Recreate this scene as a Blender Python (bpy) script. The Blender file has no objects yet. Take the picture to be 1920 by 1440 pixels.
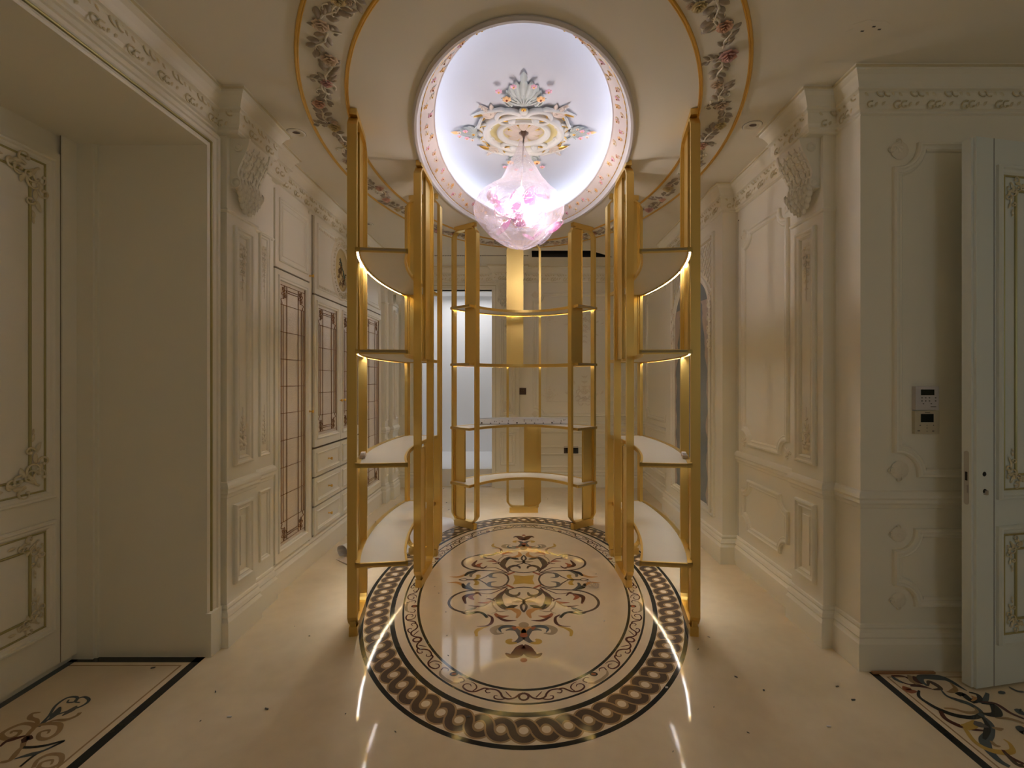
import bpy, math, random
from mathutils import Vector, Matrix, noise
random.seed(7)
PI = math.pi
S = bpy.context.scene
COL = S.collection
V = Vector

# ------------------------------------------------------------------ camera, world, exposure
F_PX = 853.0; VPX = 982.0; HZY = 714.0; CAMZ = 1.4
cam = bpy.data.cameras.new('camera'); cam.sensor_width = 36.0; cam.lens = F_PX / 1920 * 36
cam.shift_x = -(VPX - 960) / 1920; cam.shift_y = -(720 - HZY) / 1920
cam.clip_start = 0.02
co = bpy.data.objects.new('camera', cam); COL.objects.link(co)
co.location = (0, 0, CAMZ); co.rotation_euler = (PI / 2, 0, 0)
S.camera = co
w = bpy.data.worlds.new('world'); S.world = w; w.use_nodes = True
w.node_tree.nodes['Background'].inputs[0].default_value = (0.55, 0.72, 0.90, 1)
w.node_tree.nodes['Background'].inputs[1].default_value = 0.11
S.view_settings.view_transform = 'Standard'; S.view_settings.look = 'None'
S.view_settings.exposure = 0.60; S.view_settings.gamma = 1.0
S.view_settings.use_curve_mapping = False
try:
    S.cycles.max_bounces = 14; S.cycles.diffuse_bounces = 7; S.cycles.glossy_bounces = 5
    S.cycles.transparent_max_bounces = 16
    S.cycles.sample_clamp_indirect = 6.0
    S.cycles.use_denoising = True
except Exception:
    pass
LED_DOME = 14.5
LED_SHELF = 44.0
BULB = 170.0

def area(name, loc, size, power, color, rot, size_y=None):
    l = bpy.data.lights.new(name, 'AREA'); l.energy = power; l.color = color
    l.shape = 'RECTANGLE'; l.size = size; l.size_y = size_y or size
    o = bpy.data.objects.new(name, l); COL.objects.link(o); o.location = loc; o.rotation_euler = rot
    return o
# ceiling fitting of the bright room behind the back opening
area('back_room_light', (-0.9, 6.9, 2.75), 1.0, 6.0, (0.97, 0.97, 1.0), (0, 0, 0), 0.9)
# warm fill lamp added behind the camera, out of view
area('warm_fill_light', (0.3, -1.2, 2.75), 2.4, 1.4, (1.0, 0.90, 0.72), (math.radians(-25), 0, 0), 0.8)

area('cool_fill_light', (2.3, -1.7, 1.6), 1.0, 2.5, (0.62, 0.82, 1.0), (math.radians(90), 0, 0), 1.6)  # cool fill added from behind right to tint the open door
CEIL = 2.895
YC = 3.2

def at(px, py, z=0.0):
    "pixel of the photograph on the horizontal plane at height z -> world"
    y = (CAMZ - z) * F_PX / (py - HZY)
    return V(((px - VPX) / F_PX * y, y, z))

# ------------------------------------------------------------------ materials
def pm(name, col, rough=0.5, metal=0.0, var=0.0, vscale=6.0, bump=0.0, bscale=60.0, **kw):
    m = bpy.data.materials.new(name); m.use_nodes = True
    nt = m.node_tree; b = nt.nodes['Principled BSDF']
    c = (*col, 1)
    b.inputs['Base Color'].default_value = c
    b.inputs['Roughness'].default_value = rough
    b.inputs['Metallic'].default_value = metal
    for k, v in kw.items():
        b.inputs[k.replace('_', ' ')].default_value = v
    tc = nt.nodes.new('ShaderNodeTexCoord')
    if var:
        n = nt.nodes.new('ShaderNodeTexNoise'); n.inputs['Scale'].default_value = vscale; n.inputs['Detail'].default_value = 5
        r = nt.nodes.new('ShaderNodeMix'); r.data_type = 'RGBA'
        r.inputs['A'].default_value = tuple(max(0, x * (1 - var)) for x in col) + (1,)
        r.inputs['B'].default_value = tuple(min(1, x * (1 + var)) for x in col) + (1,)
        nt.links.new(tc.outputs['Object'], n.inputs['Vector'])
        nt.links.new(n.outputs['Fac'], r.inputs['Factor']); nt.links.new(r.outputs['Result'], b.inputs['Base Color'])
    if bump:
        n = nt.nodes.new('ShaderNodeTexNoise'); n.inputs['Scale'].default_value = bscale; n.inputs['Detail'].default_value = 3
        bp = nt.nodes.new('ShaderNodeBump'); bp.inputs['Strength'].default_value = bump; bp.inputs['Distance'].default_value = 0.004
        nt.links.new(tc.outputs['Object'], n.inputs['Vector'])
        nt.links.new(n.outputs['Fac'], bp.inputs['Height']); nt.links.new(bp.outputs['Normal'], b.inputs['Normal'])
    return m

def em(name, col, strength):
    m = bpy.data.materials.new(name); m.use_nodes = True
    nt = m.node_tree; b = nt.nodes['Principled BSDF']
    b.inputs['Base Color'].default_value = (0.8, 0.8, 0.8, 1)
    b.inputs['Emission Color'].default_value = (*col, 1); b.inputs['Emission Strength'].default_value = strength
    return m

M = {}
PAINT = (0.885, 0.845, 0.72)
M['paint'] = pm('cream_paint', PAINT, 0.42, var=0.02, vscale=3)
M['paint_dk'] = pm('cream_gap', (0.16, 0.12, 0.08), 0.8)
M['ceil'] = pm('ceiling_paint', (0.86, 0.815, 0.70), 0.7, var=0.015, vscale=2)
M['orn'] = pm('champagne_ornament', (0.74, 0.66, 0.46), 0.38, 0.25, var=0.08, vscale=30)
M['orn_lt'] = pm('cream_plaster', (0.84, 0.775, 0.635), 0.5, var=0.03, vscale=20)
M['gold_leaf'] = pm('gold_leaf', (0.80, 0.50, 0.12), 0.30, 0.9, var=0.1, vscale=30)
M['gold_line'] = pm('gold_line', (0.46, 0.41, 0.19), 0.38, 0.7)
M['plaster'] = pm('white_plaster', (0.56, 0.54, 0.50), 0.6, var=0.02)
M['dome'] = pm('dome_white', (0.55, 0.56, 0.60), 0.8)
M['frieze'] = pm('pink_frieze', (0.70, 0.60, 0.56), 0.6, var=0.04, vscale=12)
M['lav'] = pm('lavender_lip', (0.70, 0.67, 0.69), 0.5)
M['rose_a'] = pm('rose_peach', (0.80, 0.50, 0.36), 0.5, var=0.25, vscale=25)
M['rose_b'] = pm('rose_pink', (0.70, 0.42, 0.38), 0.5, var=0.2, vscale=25)
M['rose_c'] = pm('rose_cream', (0.80, 0.64, 0.48), 0.5, var=0.15, vscale=25)
M['rose_y'] = pm('rose_yellow', (0.74, 0.61, 0.33), 0.5, var=0.2, vscale=25)
M['leafy'] = pm('leaf_olive', (0.42, 0.35, 0.27), 0.6, var=0.3, vscale=25)
M['leafg'] = pm('leaf_grey', (0.40, 0.43, 0.41), 0.5, var=0.12, vscale=25)
M['pinkf'] = pm('flower_pink', (0.78, 0.42, 0.50), 0.5, var=0.1)
M['orangef'] = pm('flower_orange', (0.85, 0.50, 0.22), 0.5, var=0.1)
M['cover'] = pm('pale_yellow_plaster', (0.56, 0.48, 0.24), 0.5, var=0.04)
M['beigeorn'] = pm('pink_beige_plaster', (0.60, 0.50, 0.42), 0.5, var=0.04)
# floor: polished cream marble
def marble(name, col, var=0.10, rough=0.07):
    m = bpy.data.materials.new(name); m.use_nodes = True
    nt = m.node_tree; b = nt.nodes['Principled BSDF']
    tc = nt.nodes.new('ShaderNodeTexCoord')
    n1 = nt.nodes.new('ShaderNodeTexNoise'); n1.inputs['Scale'].default_value = 1.3; n1.inputs['Detail'].default_value = 8; n1.inputs['Distortion'].default_value = 1.2
    n2 = nt.nodes.new('ShaderNodeTexNoise'); n2.inputs['Scale'].default_value = 14; n2.inputs['Detail'].default_value = 6
    ad = nt.nodes.new('ShaderNodeMath'); ad.operation = 'MULTIPLY_ADD'; ad.inputs[1].default_value = 0.35
    cr = nt.nodes.new('ShaderNodeValToRGB')
    cr.color_ramp.elements[0].position = 0.42; cr.color_ramp.elements[0].color = tuple(x * (1 - var * f) for x, f in zip(col, (1, 1.25, 1.6))) + (1,)
    cr.color_ramp.elements[1].position = 0.85; cr.color_ramp.elements[1].color = tuple(min(1, x * (1 + var * 0.5)) for x in col) + (1,)
    for n in (n1, n2): nt.links.new(tc.outputs['Object'], n.inputs['Vector'])
    nt.links.new(n2.outputs['Fac'], ad.inputs[0]); nt.links.new(n1.outputs['Fac'], ad.inputs[2])
    nt.links.new(ad.outputs[0], cr.inputs['Fac']); nt.links.new(cr.outputs['Color'], b.inputs['Base Color'])
    b.inputs['Roughness'].default_value = rough
    b.inputs['Specular IOR Level'].default_value = 0.18
    return m
M['floor'] = marble('cream_marble', (0.77, 0.65, 0.465))
M['floor_in'] = marble('cream_marble_inset', (0.81, 0.69, 0.51), 0.07)
def stone(n, c): return pm(n, c, 0.08, var=0.18, vscale=18, Specular_IOR_Level=0.28)
M['black'] = stone('black_marble', (0.022, 0.024, 0.024))
M['brown'] = stone('brown_marble', (0.105, 0.075, 0.055))
M['tan'] = stone('tan_marble', (0.40, 0.27, 0.14))
M['maroon'] = stone('maroon_marble', (0.10, 0.035, 0.028))
M['red'] = stone('red_marble', (0.36, 0.12, 0.06))
M['orange'] = stone('orange_marble', (0.62, 0.33, 0.12))
M['ochre'] = stone('ochre_marble', (0.58, 0.38, 0.09))
M['grey'] = stone('grey_marble', (0.14, 0.13, 0.12))
M['taupe'] = stone('taupe_marble', (0.40, 0.31, 0.20))
M['slate'] = stone('slate_marble', (0.09, 0.11, 0.12))
# brushed gold
def brushed(name, col, rough):
    m = pm(name, col, rough, 1.0)
    nt = m.node_tree; b = nt.nodes['Principled BSDF']
    tc = nt.nodes.new('ShaderNodeTexCoord'); mp = nt.nodes.new('ShaderNodeMapping'); mp.inputs['Scale'].default_value = (90, 90, 1.2)
    n = nt.nodes.new('ShaderNodeTexNoise'); n.inputs['Scale'].default_value = 3.0; n.inputs['Detail'].default_value = 4
    mr = nt.nodes.new('ShaderNodeMapRange'); mr.inputs['To Min'].default_value = rough - 0.06; mr.inputs['To Max'].default_value = rough + 0.1
    nt.links.new(tc.outputs['Object'], mp.inputs['Vector']); nt.links.new(mp.outputs['Vector'], n.inputs['Vector'])
    nt.links.new(n.outputs['Fac'], mr.inputs['Value']); nt.links.new(mr.outputs['Result'], b.inputs['Roughness'])
    return m
M['gold'] = brushed('brushed_gold', (0.78, 0.565, 0.19), 0.36)
M['gold_pale'] = brushed('pale_gold_rim', (0.80, 0.62, 0.32), 0.4)
M['shelf'] = pm('shelf_panel', (0.70, 0.645, 0.54), 0.35, var=0.03, vscale=8)
M['steel'] = pm('steel', (0.55, 0.54, 0.52), 0.3, 1.0)
M['dark'] = pm('dark_hole', (0.012, 0.011, 0.010), 0.6)
M['white'] = pm('white_coat', (0.80, 0.80, 0.80), 0.4, var=0.03)
M['whiteroom'] = pm('white_room_paint', (0.88, 0.88, 0.88), 0.8)
M['film'] = pm('white_film', (0.78, 0.75, 0.74), 0.35, var=0.05, vscale=4)
M['came'] = pm('lead_came', (0.30, 0.15, 0.06), 0.4, 0.7)
M['pane'] = pm('hammered_glass', (0.80, 0.70, 0.56), 0.16, var=0.10, vscale=5, bump=0.6, bscale=90)
M['picture'] = pm('cream_gold_ground', (0.72, 0.58, 0.28), 0.5, var=0.06, vscale=8)
M['bird'] = pm('teal_bird', (0.05, 0.12, 0.10), 0.5, var=0.4, vscale=60)
M['twig'] = pm('brown_twig', (0.16, 0.08, 0.025), 0.6)
M['cement'] = pm('grey_cement', (0.26, 0.285, 0.285), 0.7, var=0.28, vscale=5)
M['torn'] = pm('torn_paper', (0.56, 0.46, 0.38), 0.7, var=0.12, vscale=15)
M['socket'] = pm('brown_socket', (0.10, 0.055, 0.035), 0.35, 0.3)
M['socket_dk'] = pm('black_socket', (0.02, 0.02, 0.018), 0.35)
M['ctrl_w'] = pm('grey_white_plastic', (0.62, 0.58, 0.58), 0.35)
M['ctrl_c'] = pm('cream_plastic', (0.62, 0.55, 0.40), 0.35)
M['screen'] = pm('lcd', (0.012, 0.014, 0.008), 0.15)
M['print'] = pm('grey_print', (0.10, 0.09, 0.08), 0.5)
M['doorp'] = pm('door_paint', (0.76, 0.81, 0.775), 0.35, var=0.015, vscale=3)
M['yellow'] = pm('yellow_plastic', (0.75, 0.55, 0.08), 0.4)
M['wood'] = pm('pale_wood', (0.40, 0.20, 0.08), 0.5, var=0.2)
M['led_dome'] = em('led_dome', (0.80, 0.86, 1.0), LED_DOME)
M['led'] = em('led_shelf', (0.86, 0.92, 1.0), LED_SHELF)
M['bulb'] = em('bulb', (1.0, 0.93, 0.86), BULB)

def filmy(name, col, solid, rough):
    m = bpy.data.materials.new(name); m.use_nodes = True
    nt = m.node_tree; nt.nodes.clear()
    out = nt.nodes.new('ShaderNodeOutputMaterial')
    tr = nt.nodes.new('ShaderNodeBsdfTransparent'); tr.inputs[0].default_value = tuple(0.85 + 0.15 * c for c in col) + (1,)
    tl = nt.nodes.new('ShaderNodeBsdfTranslucent'); tl.inputs[0].default_value = (*col, 1)
    df = nt.nodes.new('ShaderNodeBsdfDiffuse'); df.inputs[0].default_value = (*col, 1)
    gl = nt.nodes.new('ShaderNodeBsdfGlossy'); gl.inputs[0].default_value = (1, 1, 1, 1); gl.inputs[1].default_value = rough
    lw = nt.nodes.new('ShaderNodeLayerWeight'); lw.inputs[0].default_value = 0.35
    tcn = nt.nodes.new('ShaderNodeTexCoord'); vn = nt.nodes.new('ShaderNodeTexNoise'); vn.inputs['Scale'].default_value = 26; vn.inputs['Detail'].default_value = 4; vn.inputs['Distortion'].default_value = 1.5
    bpn = nt.nodes.new('ShaderNodeBump'); bpn.inputs['Strength'].default_value = 0.6; bpn.inputs['Distance'].default_value = 0.02
    nt.links.new(tcn.outputs['Object'], vn.inputs['Vector']); nt.links.new(vn.outputs['Fac'], bpn.inputs['Height']); nt.links.new(bpn.outputs['Normal'], gl.inputs['Normal'])
    m0 = nt.nodes.new('ShaderNodeMixShader'); m1 = nt.nodes.new('ShaderNodeMixShader'); m2 = nt.nodes.new('ShaderNodeMixShader')
    m0.inputs[0].default_value = 0.35
    nt.links.new(tl.outputs[0], m0.inputs[1]); nt.links.new(df.outputs[0], m0.inputs[2])
    mr = nt.nodes.new('ShaderNodeMapRange'); mr.inputs['To Min'].default_value = solid; mr.inputs['To Max'].default_value = min(1, solid + 0.22)
    nt.links.new(lw.outputs['Facing'], mr.inputs['Value'])
    nt.links.new(mr.outputs['Result'], m1.inputs[0]); nt.links.new(tr.outputs[0], m1.inputs[1]); nt.links.new(m0.outputs[0], m1.inputs[2])
    fm = nt.nodes.new('ShaderNodeMath'); fm.operation = 'MULTIPLY'; fm.inputs[1].default_value = 0.32
    nt.links.new(lw.outputs['Fresnel'], fm.inputs[0]); nt.links.new(fm.outputs[0], m2.inputs[0]); nt.links.new(m1.outputs[0], m2.inputs[1]); nt.links.new(gl.outputs[0], m2.inputs[2])
    nt.links.new(m2.outputs[0], out.inputs[0])
    return m
M['bag'] = filmy('clear_plastic_bag', (0.68, 0.58, 0.70), 0.085, 0.10)
M['pinkglass'] = filmy('pink_glass', (0.42, 0.09, 0.28), 0.34, 0.05)
M['clearglass'] = filmy('clear_glass', (0.50, 0.46, 0.54), 0.10, 0.05)

# ------------------------------------------------------------------ mesh helpers
class Fr:
    def __init__(s, o, u, v, n): s.o, s.u, s.v, s.n = V(o), V(u), V(v), V(n)
    def P(s, a, b, c=0.0): return s.o + s.u * a + s.v * b + s.n * c
FLOOR = Fr((0, 0, 0), (1, 0, 0), (0, 1, 0), (0, 0, 1))
CEILF = Fr((0, 0, CEIL), (1, 0, 0), (0, 1, 0), (0, 0, -1))

class MB:
    def __init__(s): s.v = []; s.f = []; s.fm = []; s.fs = []; s.mats = []
    def mi(s, m):
        if m not in s.mats: s.mats.append(m)
        return s.mats.index(m)
    def add(s, vs, fs, m, smooth=False):
        k = len(s.v); s.v += [tuple(x) for x in vs]; i = s.mi(m)
        for f in fs: s.f.append([k + j for j in f]); s.fm.append(i); s.fs.append(smooth)
    def build(s, name, parent=None, origin=None, **props):
        me = bpy.data.meshes.new(name)
        if parent is not None: org = ORG[parent.name]
        elif origin is not None: org = V(origin)
        else:
            xs = [[p[i] for p in s.v] for i in range(3)]
            org = V(((min(xs[0]) + max(xs[0])) / 2, (min(xs[1]) + max(xs[1])) / 2, min(xs[2])))
        me.from_pydata([(p[0] - org.x, p[1] - org.y, p[2] - org.z) for p in s.v], [], s.f)
        for m in s.mats: me.materials.append(M[m])
        me.polygons.foreach_set('material_index', s.fm); me.polygons.foreach_set('use_smooth', s.fs)
        me.update()
        o = bpy.data.objects.new(name, me); COL.objects.link(o)
        if parent is not None: o.parent = parent
        else: o.location = org
        ORG[o.name] = org
        for k, v in props.items(): o[k] = v
        return o
ORG = {}
def root(name, label, cat, loc, group=None):
    o = bpy.data.objects.new(name, None); COL.objects.link(o); o.location = loc
    o.empty_display_size = 0.05; o['label'] = label; o['category'] = cat
    if group: o['group'] = group
    ORG[o.name] = V(loc)
    return o

def box(mb, fr, a0, a1, b0, b1, c0, c1, m):
    vs = [fr.P(a, b, c) for c in (c0, c1) for b in (b0, b1) for a in (a0, a1)]
    mb.add(vs, [(0, 2, 3, 1), (4, 5, 7, 6), (0, 1, 5, 4), (2, 6, 7, 3), (0, 4, 6, 2), (1, 3, 7, 5)], m)
def obox(mb, c, dx, dy, dz, m):
    "box from centre and three half-axis vectors"
    vs = [c + dx * i + dy * j + dz * k for k in (-1, 1) for j in (-1, 1) for i in (-1, 1)]
    mb.add(vs, [(0, 2, 3, 1), (4, 5, 7, 6), (0, 1, 5, 4), (2, 6, 7, 3), (0, 4, 6, 2), (1, 3, 7, 5)], m)
WORLD = Fr((0, 0, 0), (1, 0, 0), (0, 1, 0), (0, 0, 1))

def sweep(mb, fr, path, prof, m, closed=True, smooth=False, caps=True, mfun=None):
    "prof: (offset to the left of travel, height). mitred corners"
    n = len(path); P = [V((p[0], p[1])) for p in path]; offs = []
    for i in range(n):
        if closed or 0 < i < n - 1:
            d0 = (P[i] - P[i - 1]).normalized(); d1 = (P[(i + 1) % n] - P[i]).normalized()
        elif i == 0: d0 = d1 = (P[1] - P[0]).normalized()
        else: d0 = d1 = (P[i] - P[i - 1]).normalized()
        n0 = V((-d0.y, d0.x)); n1 = V((-d1.y, d1.x)); mt = n0 + n1
        if mt.length < 1e-6: mt = n0.copy(); offs.append(mt); continue
        mt.normalize(); c = max(0.3, mt.dot(n0)); offs.append(mt / c)
    k = len(prof); vs = []
    for i in range(n):
        for (o, h) in prof:
            q = P[i] + offs[i] * o; vs.append(fr.P(q.x, q.y, h))
    rng = n if closed else n - 1
    for j in range(k - 1):
        fs = []
        for i in range(rng):
            i2 = (i + 1) % n
            fs.append((i * k + j, i2 * k + j, i2 * k + j + 1, i * k + j + 1))
        base = len(mb.v)
        if j == 0: start = base; mb.add(vs, [], m)
        mm = mfun(j) if mfun else m
        ii = mb.mi(mm)
        for f in fs: mb.f.append([start + q for q in f]); mb.fm.append(ii); mb.fs.append(smooth)
    if caps and not closed and k > 2:
        for i in (0, n - 1):
            mb.f.append([start + i * k + j for j in range(k)]); mb.fm.append(mb.mi(m)); mb.fs.append(False)

def tube(mb, pts, rad, m, seg=6, smooth=True, closed=False, caps=True):
    pts = [V(p) for p in pts]; n = len(pts)
    if not hasattr(rad, '__len__'): rad = [rad] * n
    vs = []; up = None
    for i in range(n):
        if closed: t = pts[(i + 1) % n] - pts[i - 1]
        else: t = pts[min(i + 1, n - 1)] - pts[max(i - 1, 0)]
        if t.length < 1e-9: t = V((0, 0, 1))
        t.normalize()
        if up is None:
            up = V((0, 0, 1)) if abs(t.z) < 0.9 else V((1, 0, 0))
        s = t.cross(up)
        if s.length < 1e-6: s = t.orthogonal()
        s.normalize(); up = s.cross(t).normalized()
        for k in range(seg):
            a = 2 * PI * k / seg
            vs.append(pts[i] + (s * math.cos(a) + up * math.sin(a)) * rad[i])
    fs = []
    for i in range(n if closed else n - 1):
        for k in range(seg):
            i2 = (i + 1) % n
            fs.append((i * seg + k, i * seg + (k + 1) % seg, i2 * seg + (k + 1) % seg, i2 * seg + k))
    if caps and not closed:
        fs.append(tuple(range(seg))[::-1]); fs.append(tuple((n - 1) * seg + k for k in range(seg)))
    mb.add(vs, fs, m, smooth)

def lathe(mb, fr, ca, cb, prof, m, seg=24, sa=1.0, sb=1.0, smooth=True, mfun=None):
    "rings of (r, h) about (ca, cb)"
    k0 = len(mb.v); n = len(prof)
    vs = [fr.P(ca + r * sa * math.cos(2 * PI * j / seg), cb + r * sb * math.sin(2 * PI * j / seg), h) for (r, h) in prof for j in range(seg)]
    mb.add(vs, [], m)
    for i in range(n - 1):
        ii = mb.mi(mfun(i) if mfun else m)
        for j in range(seg):
            j2 = (j + 1) % seg
            mb.f.append([k0 + i * seg + j, k0 + i * seg + j2, k0 + (i + 1) * seg + j2, k0 + (i + 1) * seg + j]); mb.fm.append(ii); mb.fs.append(smooth)

def blob(mb, c, ax, ay, az, m, nu=8, nv=5):
    "ellipsoid with three axis vectors"
    c = V(c); vs = [c + az]
    for i in range(1, nv):
        ph = PI * i / nv
        for j in range(nu):
            a = 2 * PI * j / nu
            vs.append(c + ax * (math.sin(ph) * math.cos(a)) + ay * (math.sin(ph) * math.sin(a)) + az * math.cos(ph))
    vs.append(c - az); fs = []
    for j in range(nu): fs.append((0, 1 + j, 1 + (j + 1) % nu))
    for i in range(nv - 2):
        for j in range(nu):
            fs.append((1 + i * nu + j, 1 + (i + 1) * nu + j, 1 + (i + 1) * nu + (j + 1) % nu, 1 + i * nu + (j + 1) % nu))
    L = len(vs) - 1
    for j in range(nu): fs.append((L, 1 + (nv - 2) * nu + (j + 1) % nu, 1 + (nv - 2) * nu + j))
    mb.add(vs, fs, m, True)

def leaf(mb, fr, a, b, ang, L, W, m, c=0.0, H=None, bend=0.0, rows=5):
    "raised pointed leaf lying on the frame"
    H = H if H is not None else W * 0.35
    vs = []; x, y, t = a, b, ang
    for i in range(rows + 1):
        s = i / rows
        wd = W * 0.5 * math.sin(PI * min(1, s * 0.93 + 0.05)) ** 0.8
        h = H * math.sin(PI * min(1, s * 0.9 + 0.1))
        nx, ny = -math.sin(t), math.cos(t)
        vs += [fr.P(x + nx * wd, y + ny * wd, c), fr.P(x + nx * wd * 0.35, y + ny * wd * 0.35, c + h), fr.P(x - nx * wd * 0.35, y - ny * wd * 0.35, c + h * 0.8), fr.P(x - nx * wd, y - ny * wd, c)]
        x += math.cos(t) * L / rows; y += math.sin(t) * L / rows; t += bend / rows
    fs = []
    for i in range(rows):
        for j in range(3):
            fs.append((i * 4 + j, i * 4 + j + 1, (i + 1) * 4 + j + 1, (i + 1) * 4 + j))
    mb.add(vs, fs, m, True)

def curl(mb, fr, a, b, ang, r, m, sg=1, turns=1.1, rad=None, c=0.0, n=14, seg=5):
    "stem that starts at (a,b) heading ang and winds into a volute of radius r"
    rad = rad or r * 0.16
    pts = []; x, y, t = a, b, ang; Lt = 2 * PI * r * turns * 0.75; rads = []
    for i in range(n + 1):
        s = i / n
        pts.append(fr.P(x, y, c + rad * 0.6)); rads.append(rad * (1.0 - 0.55 * s) if i < n else rad * 0.9)
        R = r * (1.25 - 0.95 * s)
        ds = Lt / n * (1.25 - 0.95 * s); t += sg * ds / R
        x += math.cos(t) * ds; y += math.sin(t) * ds
    tube(mb, pts, rads, m, seg)
    blob(mb, pts[-1], fr.u * rad * 1.5, fr.v * rad * 1.5, fr.n * rad * 1.4, m, 6, 4)

def flower(mb, fr, a, b, r, m, mc=None, c=0.0, petals=5, rot=0.0):
    for k in range(petals):
        t = rot + 2 * PI * k / petals
        leaf(mb, fr, a, b, t, r, r * 0.85, m, c, r * 0.35, 0, 3)
    blob(mb, fr.P(a, b, c + r * 0.3), fr.u * r * 0.25, fr.v * r * 0.25, fr.n * r * 0.25, mc or m, 6, 4)

def rose(mb, fr, a, b, r, m, c=0.0, seed=0):
    rn = random.Random(seed)
    for ring, (R, W, H, k) in enumerate(((1.0, 0.9, 0.35, 5), (0.72, 0.75, 0.6, 5), (0.45, 0.55, 0.8, 4), (0.22, 0.35, 0.9, 3))):
        for j in range(k):
            t = 2 * PI * (j + 0.5 * (ring % 2)) / k + rn.uniform(-.2, .2)
            ct, st = math.cos(t), math.sin(t); vs = []
            for i, (s, hh) in enumerate(((0.0, 0.1), (0.55, 0.75), (0.9, 1.0), (1.0, 0.85))):
                wd = W * r * 0.62 * math.sin(PI * (0.12 + 0.6 * s))
                for q in (-1, 0, 1):
                    x = a + ct * R * r * s - st * wd * q * (1 - 0.15 * abs(q)); y = b + st * R * r * s + ct * wd * q
                    vs.append(fr.P(x, y, c + r * H * hh - (0.07 * r if q else 0)))
            fs = [(i * 3 + j2, i * 3 + j2 + 1, (i + 1) * 3 + j2 + 1, (i + 1) * 3 + j2) for i in range(3) for j2 in range(2)]
            mb.add(vs, fs, m, True)
    blob(mb, fr.P(a, b, c + r * 0.75), fr.u * r * .16, fr.v * r * .16, fr.n * r * .2, m, 6, 4)

def crom(pts, n=6):
    out = []; P = [V(p) for p in pts]
    for i in range(len(P) - 1):
        p0 = P[max(i - 1, 0)]; p1 = P[i]; p2 = P[i + 1]; p3 = P[min(i + 2, len(P) - 1)]
        for k in range(n):
            t = k / n
            out.append(0.5 * ((2 * p1) + (p2 - p0) * t + (2 * p0 - 5 * p1 + 4 * p2 - p3) * t * t + (3 * p1 - p0 - 3 * p2 + p3) * t ** 3))
    out.append(P[-1]); return out

def ribbon(mb, fr, pts, wid, c, m, taper=(1, 1), smoothn=6, closed=False):
    P = crom([(p[0], p[1]) for p in pts], smoothn) if smoothn else [V((p[0], p[1])) for p in pts]
    n = len(P); vs = []
    for i in range(n):
        if closed: d = P[(i + 1) % n] - P[i - 1]
        else: d = P[min(i + 1, n - 1)] - P[max(i - 1, 0)]
        d = d.normalized() if d.length > 1e-9 else V((1, 0)); nn = V((-d.y, d.x))
        s = i / (n - 1)
        ww = wid * 0.5 * min(1, taper[0] + (1 - taper[0]) * s * 2.2) * min(1, taper[1] + (1 - taper[1]) * (1 - s) * 2.2)
        vs += [fr.P(*(P[i] + nn * ww), c), fr.P(*(P[i] - nn * ww), c)]
    fs = [(2 * i, 2 * i + 1, 2 * i + 3, 2 * i + 2) for i in range(n - 1)]
    if closed: fs.append((2 * n - 2, 2 * n - 1, 1, 0))
    mb.add(vs, fs, m)

def rectp(a0, a1, b0, b1): return [(a0, b0), (a1, b0), (a1, b1), (a0, b1)]
def notched(a0, a1, b0, b1, r, step=0.018, n=6):
    "rectangle with scooped corners and a small square step, counter-clockwise"
    out = []
    for (cx, cy, s) in ((a0, b0, 0), (a1, b0, 1), (a1, b1, 2), (a0, b1, 3)):
        base = [(90, 0), (180, 90), (270, 180), (360, 270)][s]
        pts = []
        for k in range(n + 1):
            t = math.radians(base[0] + (base[1] - base[0]) * k / n)
            pts.append((cx + r * math.cos(t), cy + r * math.sin(t)))
        sx = 1 if cx == a0 else -1; sy = 1 if cy == b0 else -1
        first, last = pts[0], pts[-1]
        if s in (0, 2):
            pre = [(cx, cy + sy * (r + step)), (cx + sx * 0.0, cy + sy * (r + step))][:1] + [(first[0] + sx * step, first[1] + sy * step)]
            post = [(last[0] + sx * step, last[1] + sy * step), (cx + sx * (r + step), cy)]
        else:
            pre = [(cx + sx * (r + step), cy), (first[0] + sx * step, first[1] + sy * step)]
            post = [(last[0] + sx * step, last[1] + sy * step), (cx, cy + sy * (r + step))]
        out += pre + [(p[0] + sx * step, p[1] + sy * step) for p in pts[1:-1]] + post
    return out
PROF_S = [(0, 0), (0, .010), (.004, .015), (.010, .013), (.014, .007), (.022, .006), (.026, .002), (.026, 0)]
PROF_L = [(0, 0), (0, .014), (.006, .022), (.014, .022), (.020, .015), (.030, .012), (.036, .015), (.042, .010), (.046, .003), (.046, 0)]
PROF_T = [(0, 0), (0, .006), (.004, .008), (.008, .006), (.010, 0)]

# ================================================================== SETTING
def struct(mb, name, parent=None):
    o = mb.build(name, parent)
    if parent is None: o['kind'] = 'structure'
    return o

# ellipses of the oval scheme (half axes)
CYC = 3.19; CA, CB = 1.285, 1.910       # ceiling garland, outer edge
def cel(t, d): return ((CA - d) * math.cos(t), CYC + (CB - d) * math.sin(t))
FA, FB = 1.029, 1.476                    # floor medallion, outer edge
def fel(t, d): return ((FA - d) * math.cos(t), YC + (FB - d) * math.sin(t))

# ---- floor
mb = MB(); box(mb, WORLD, -2.6, 3.4, -2.0, 6.2, -0.08, 0.0, 'floor')
struct(mb, 'floor')

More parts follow.
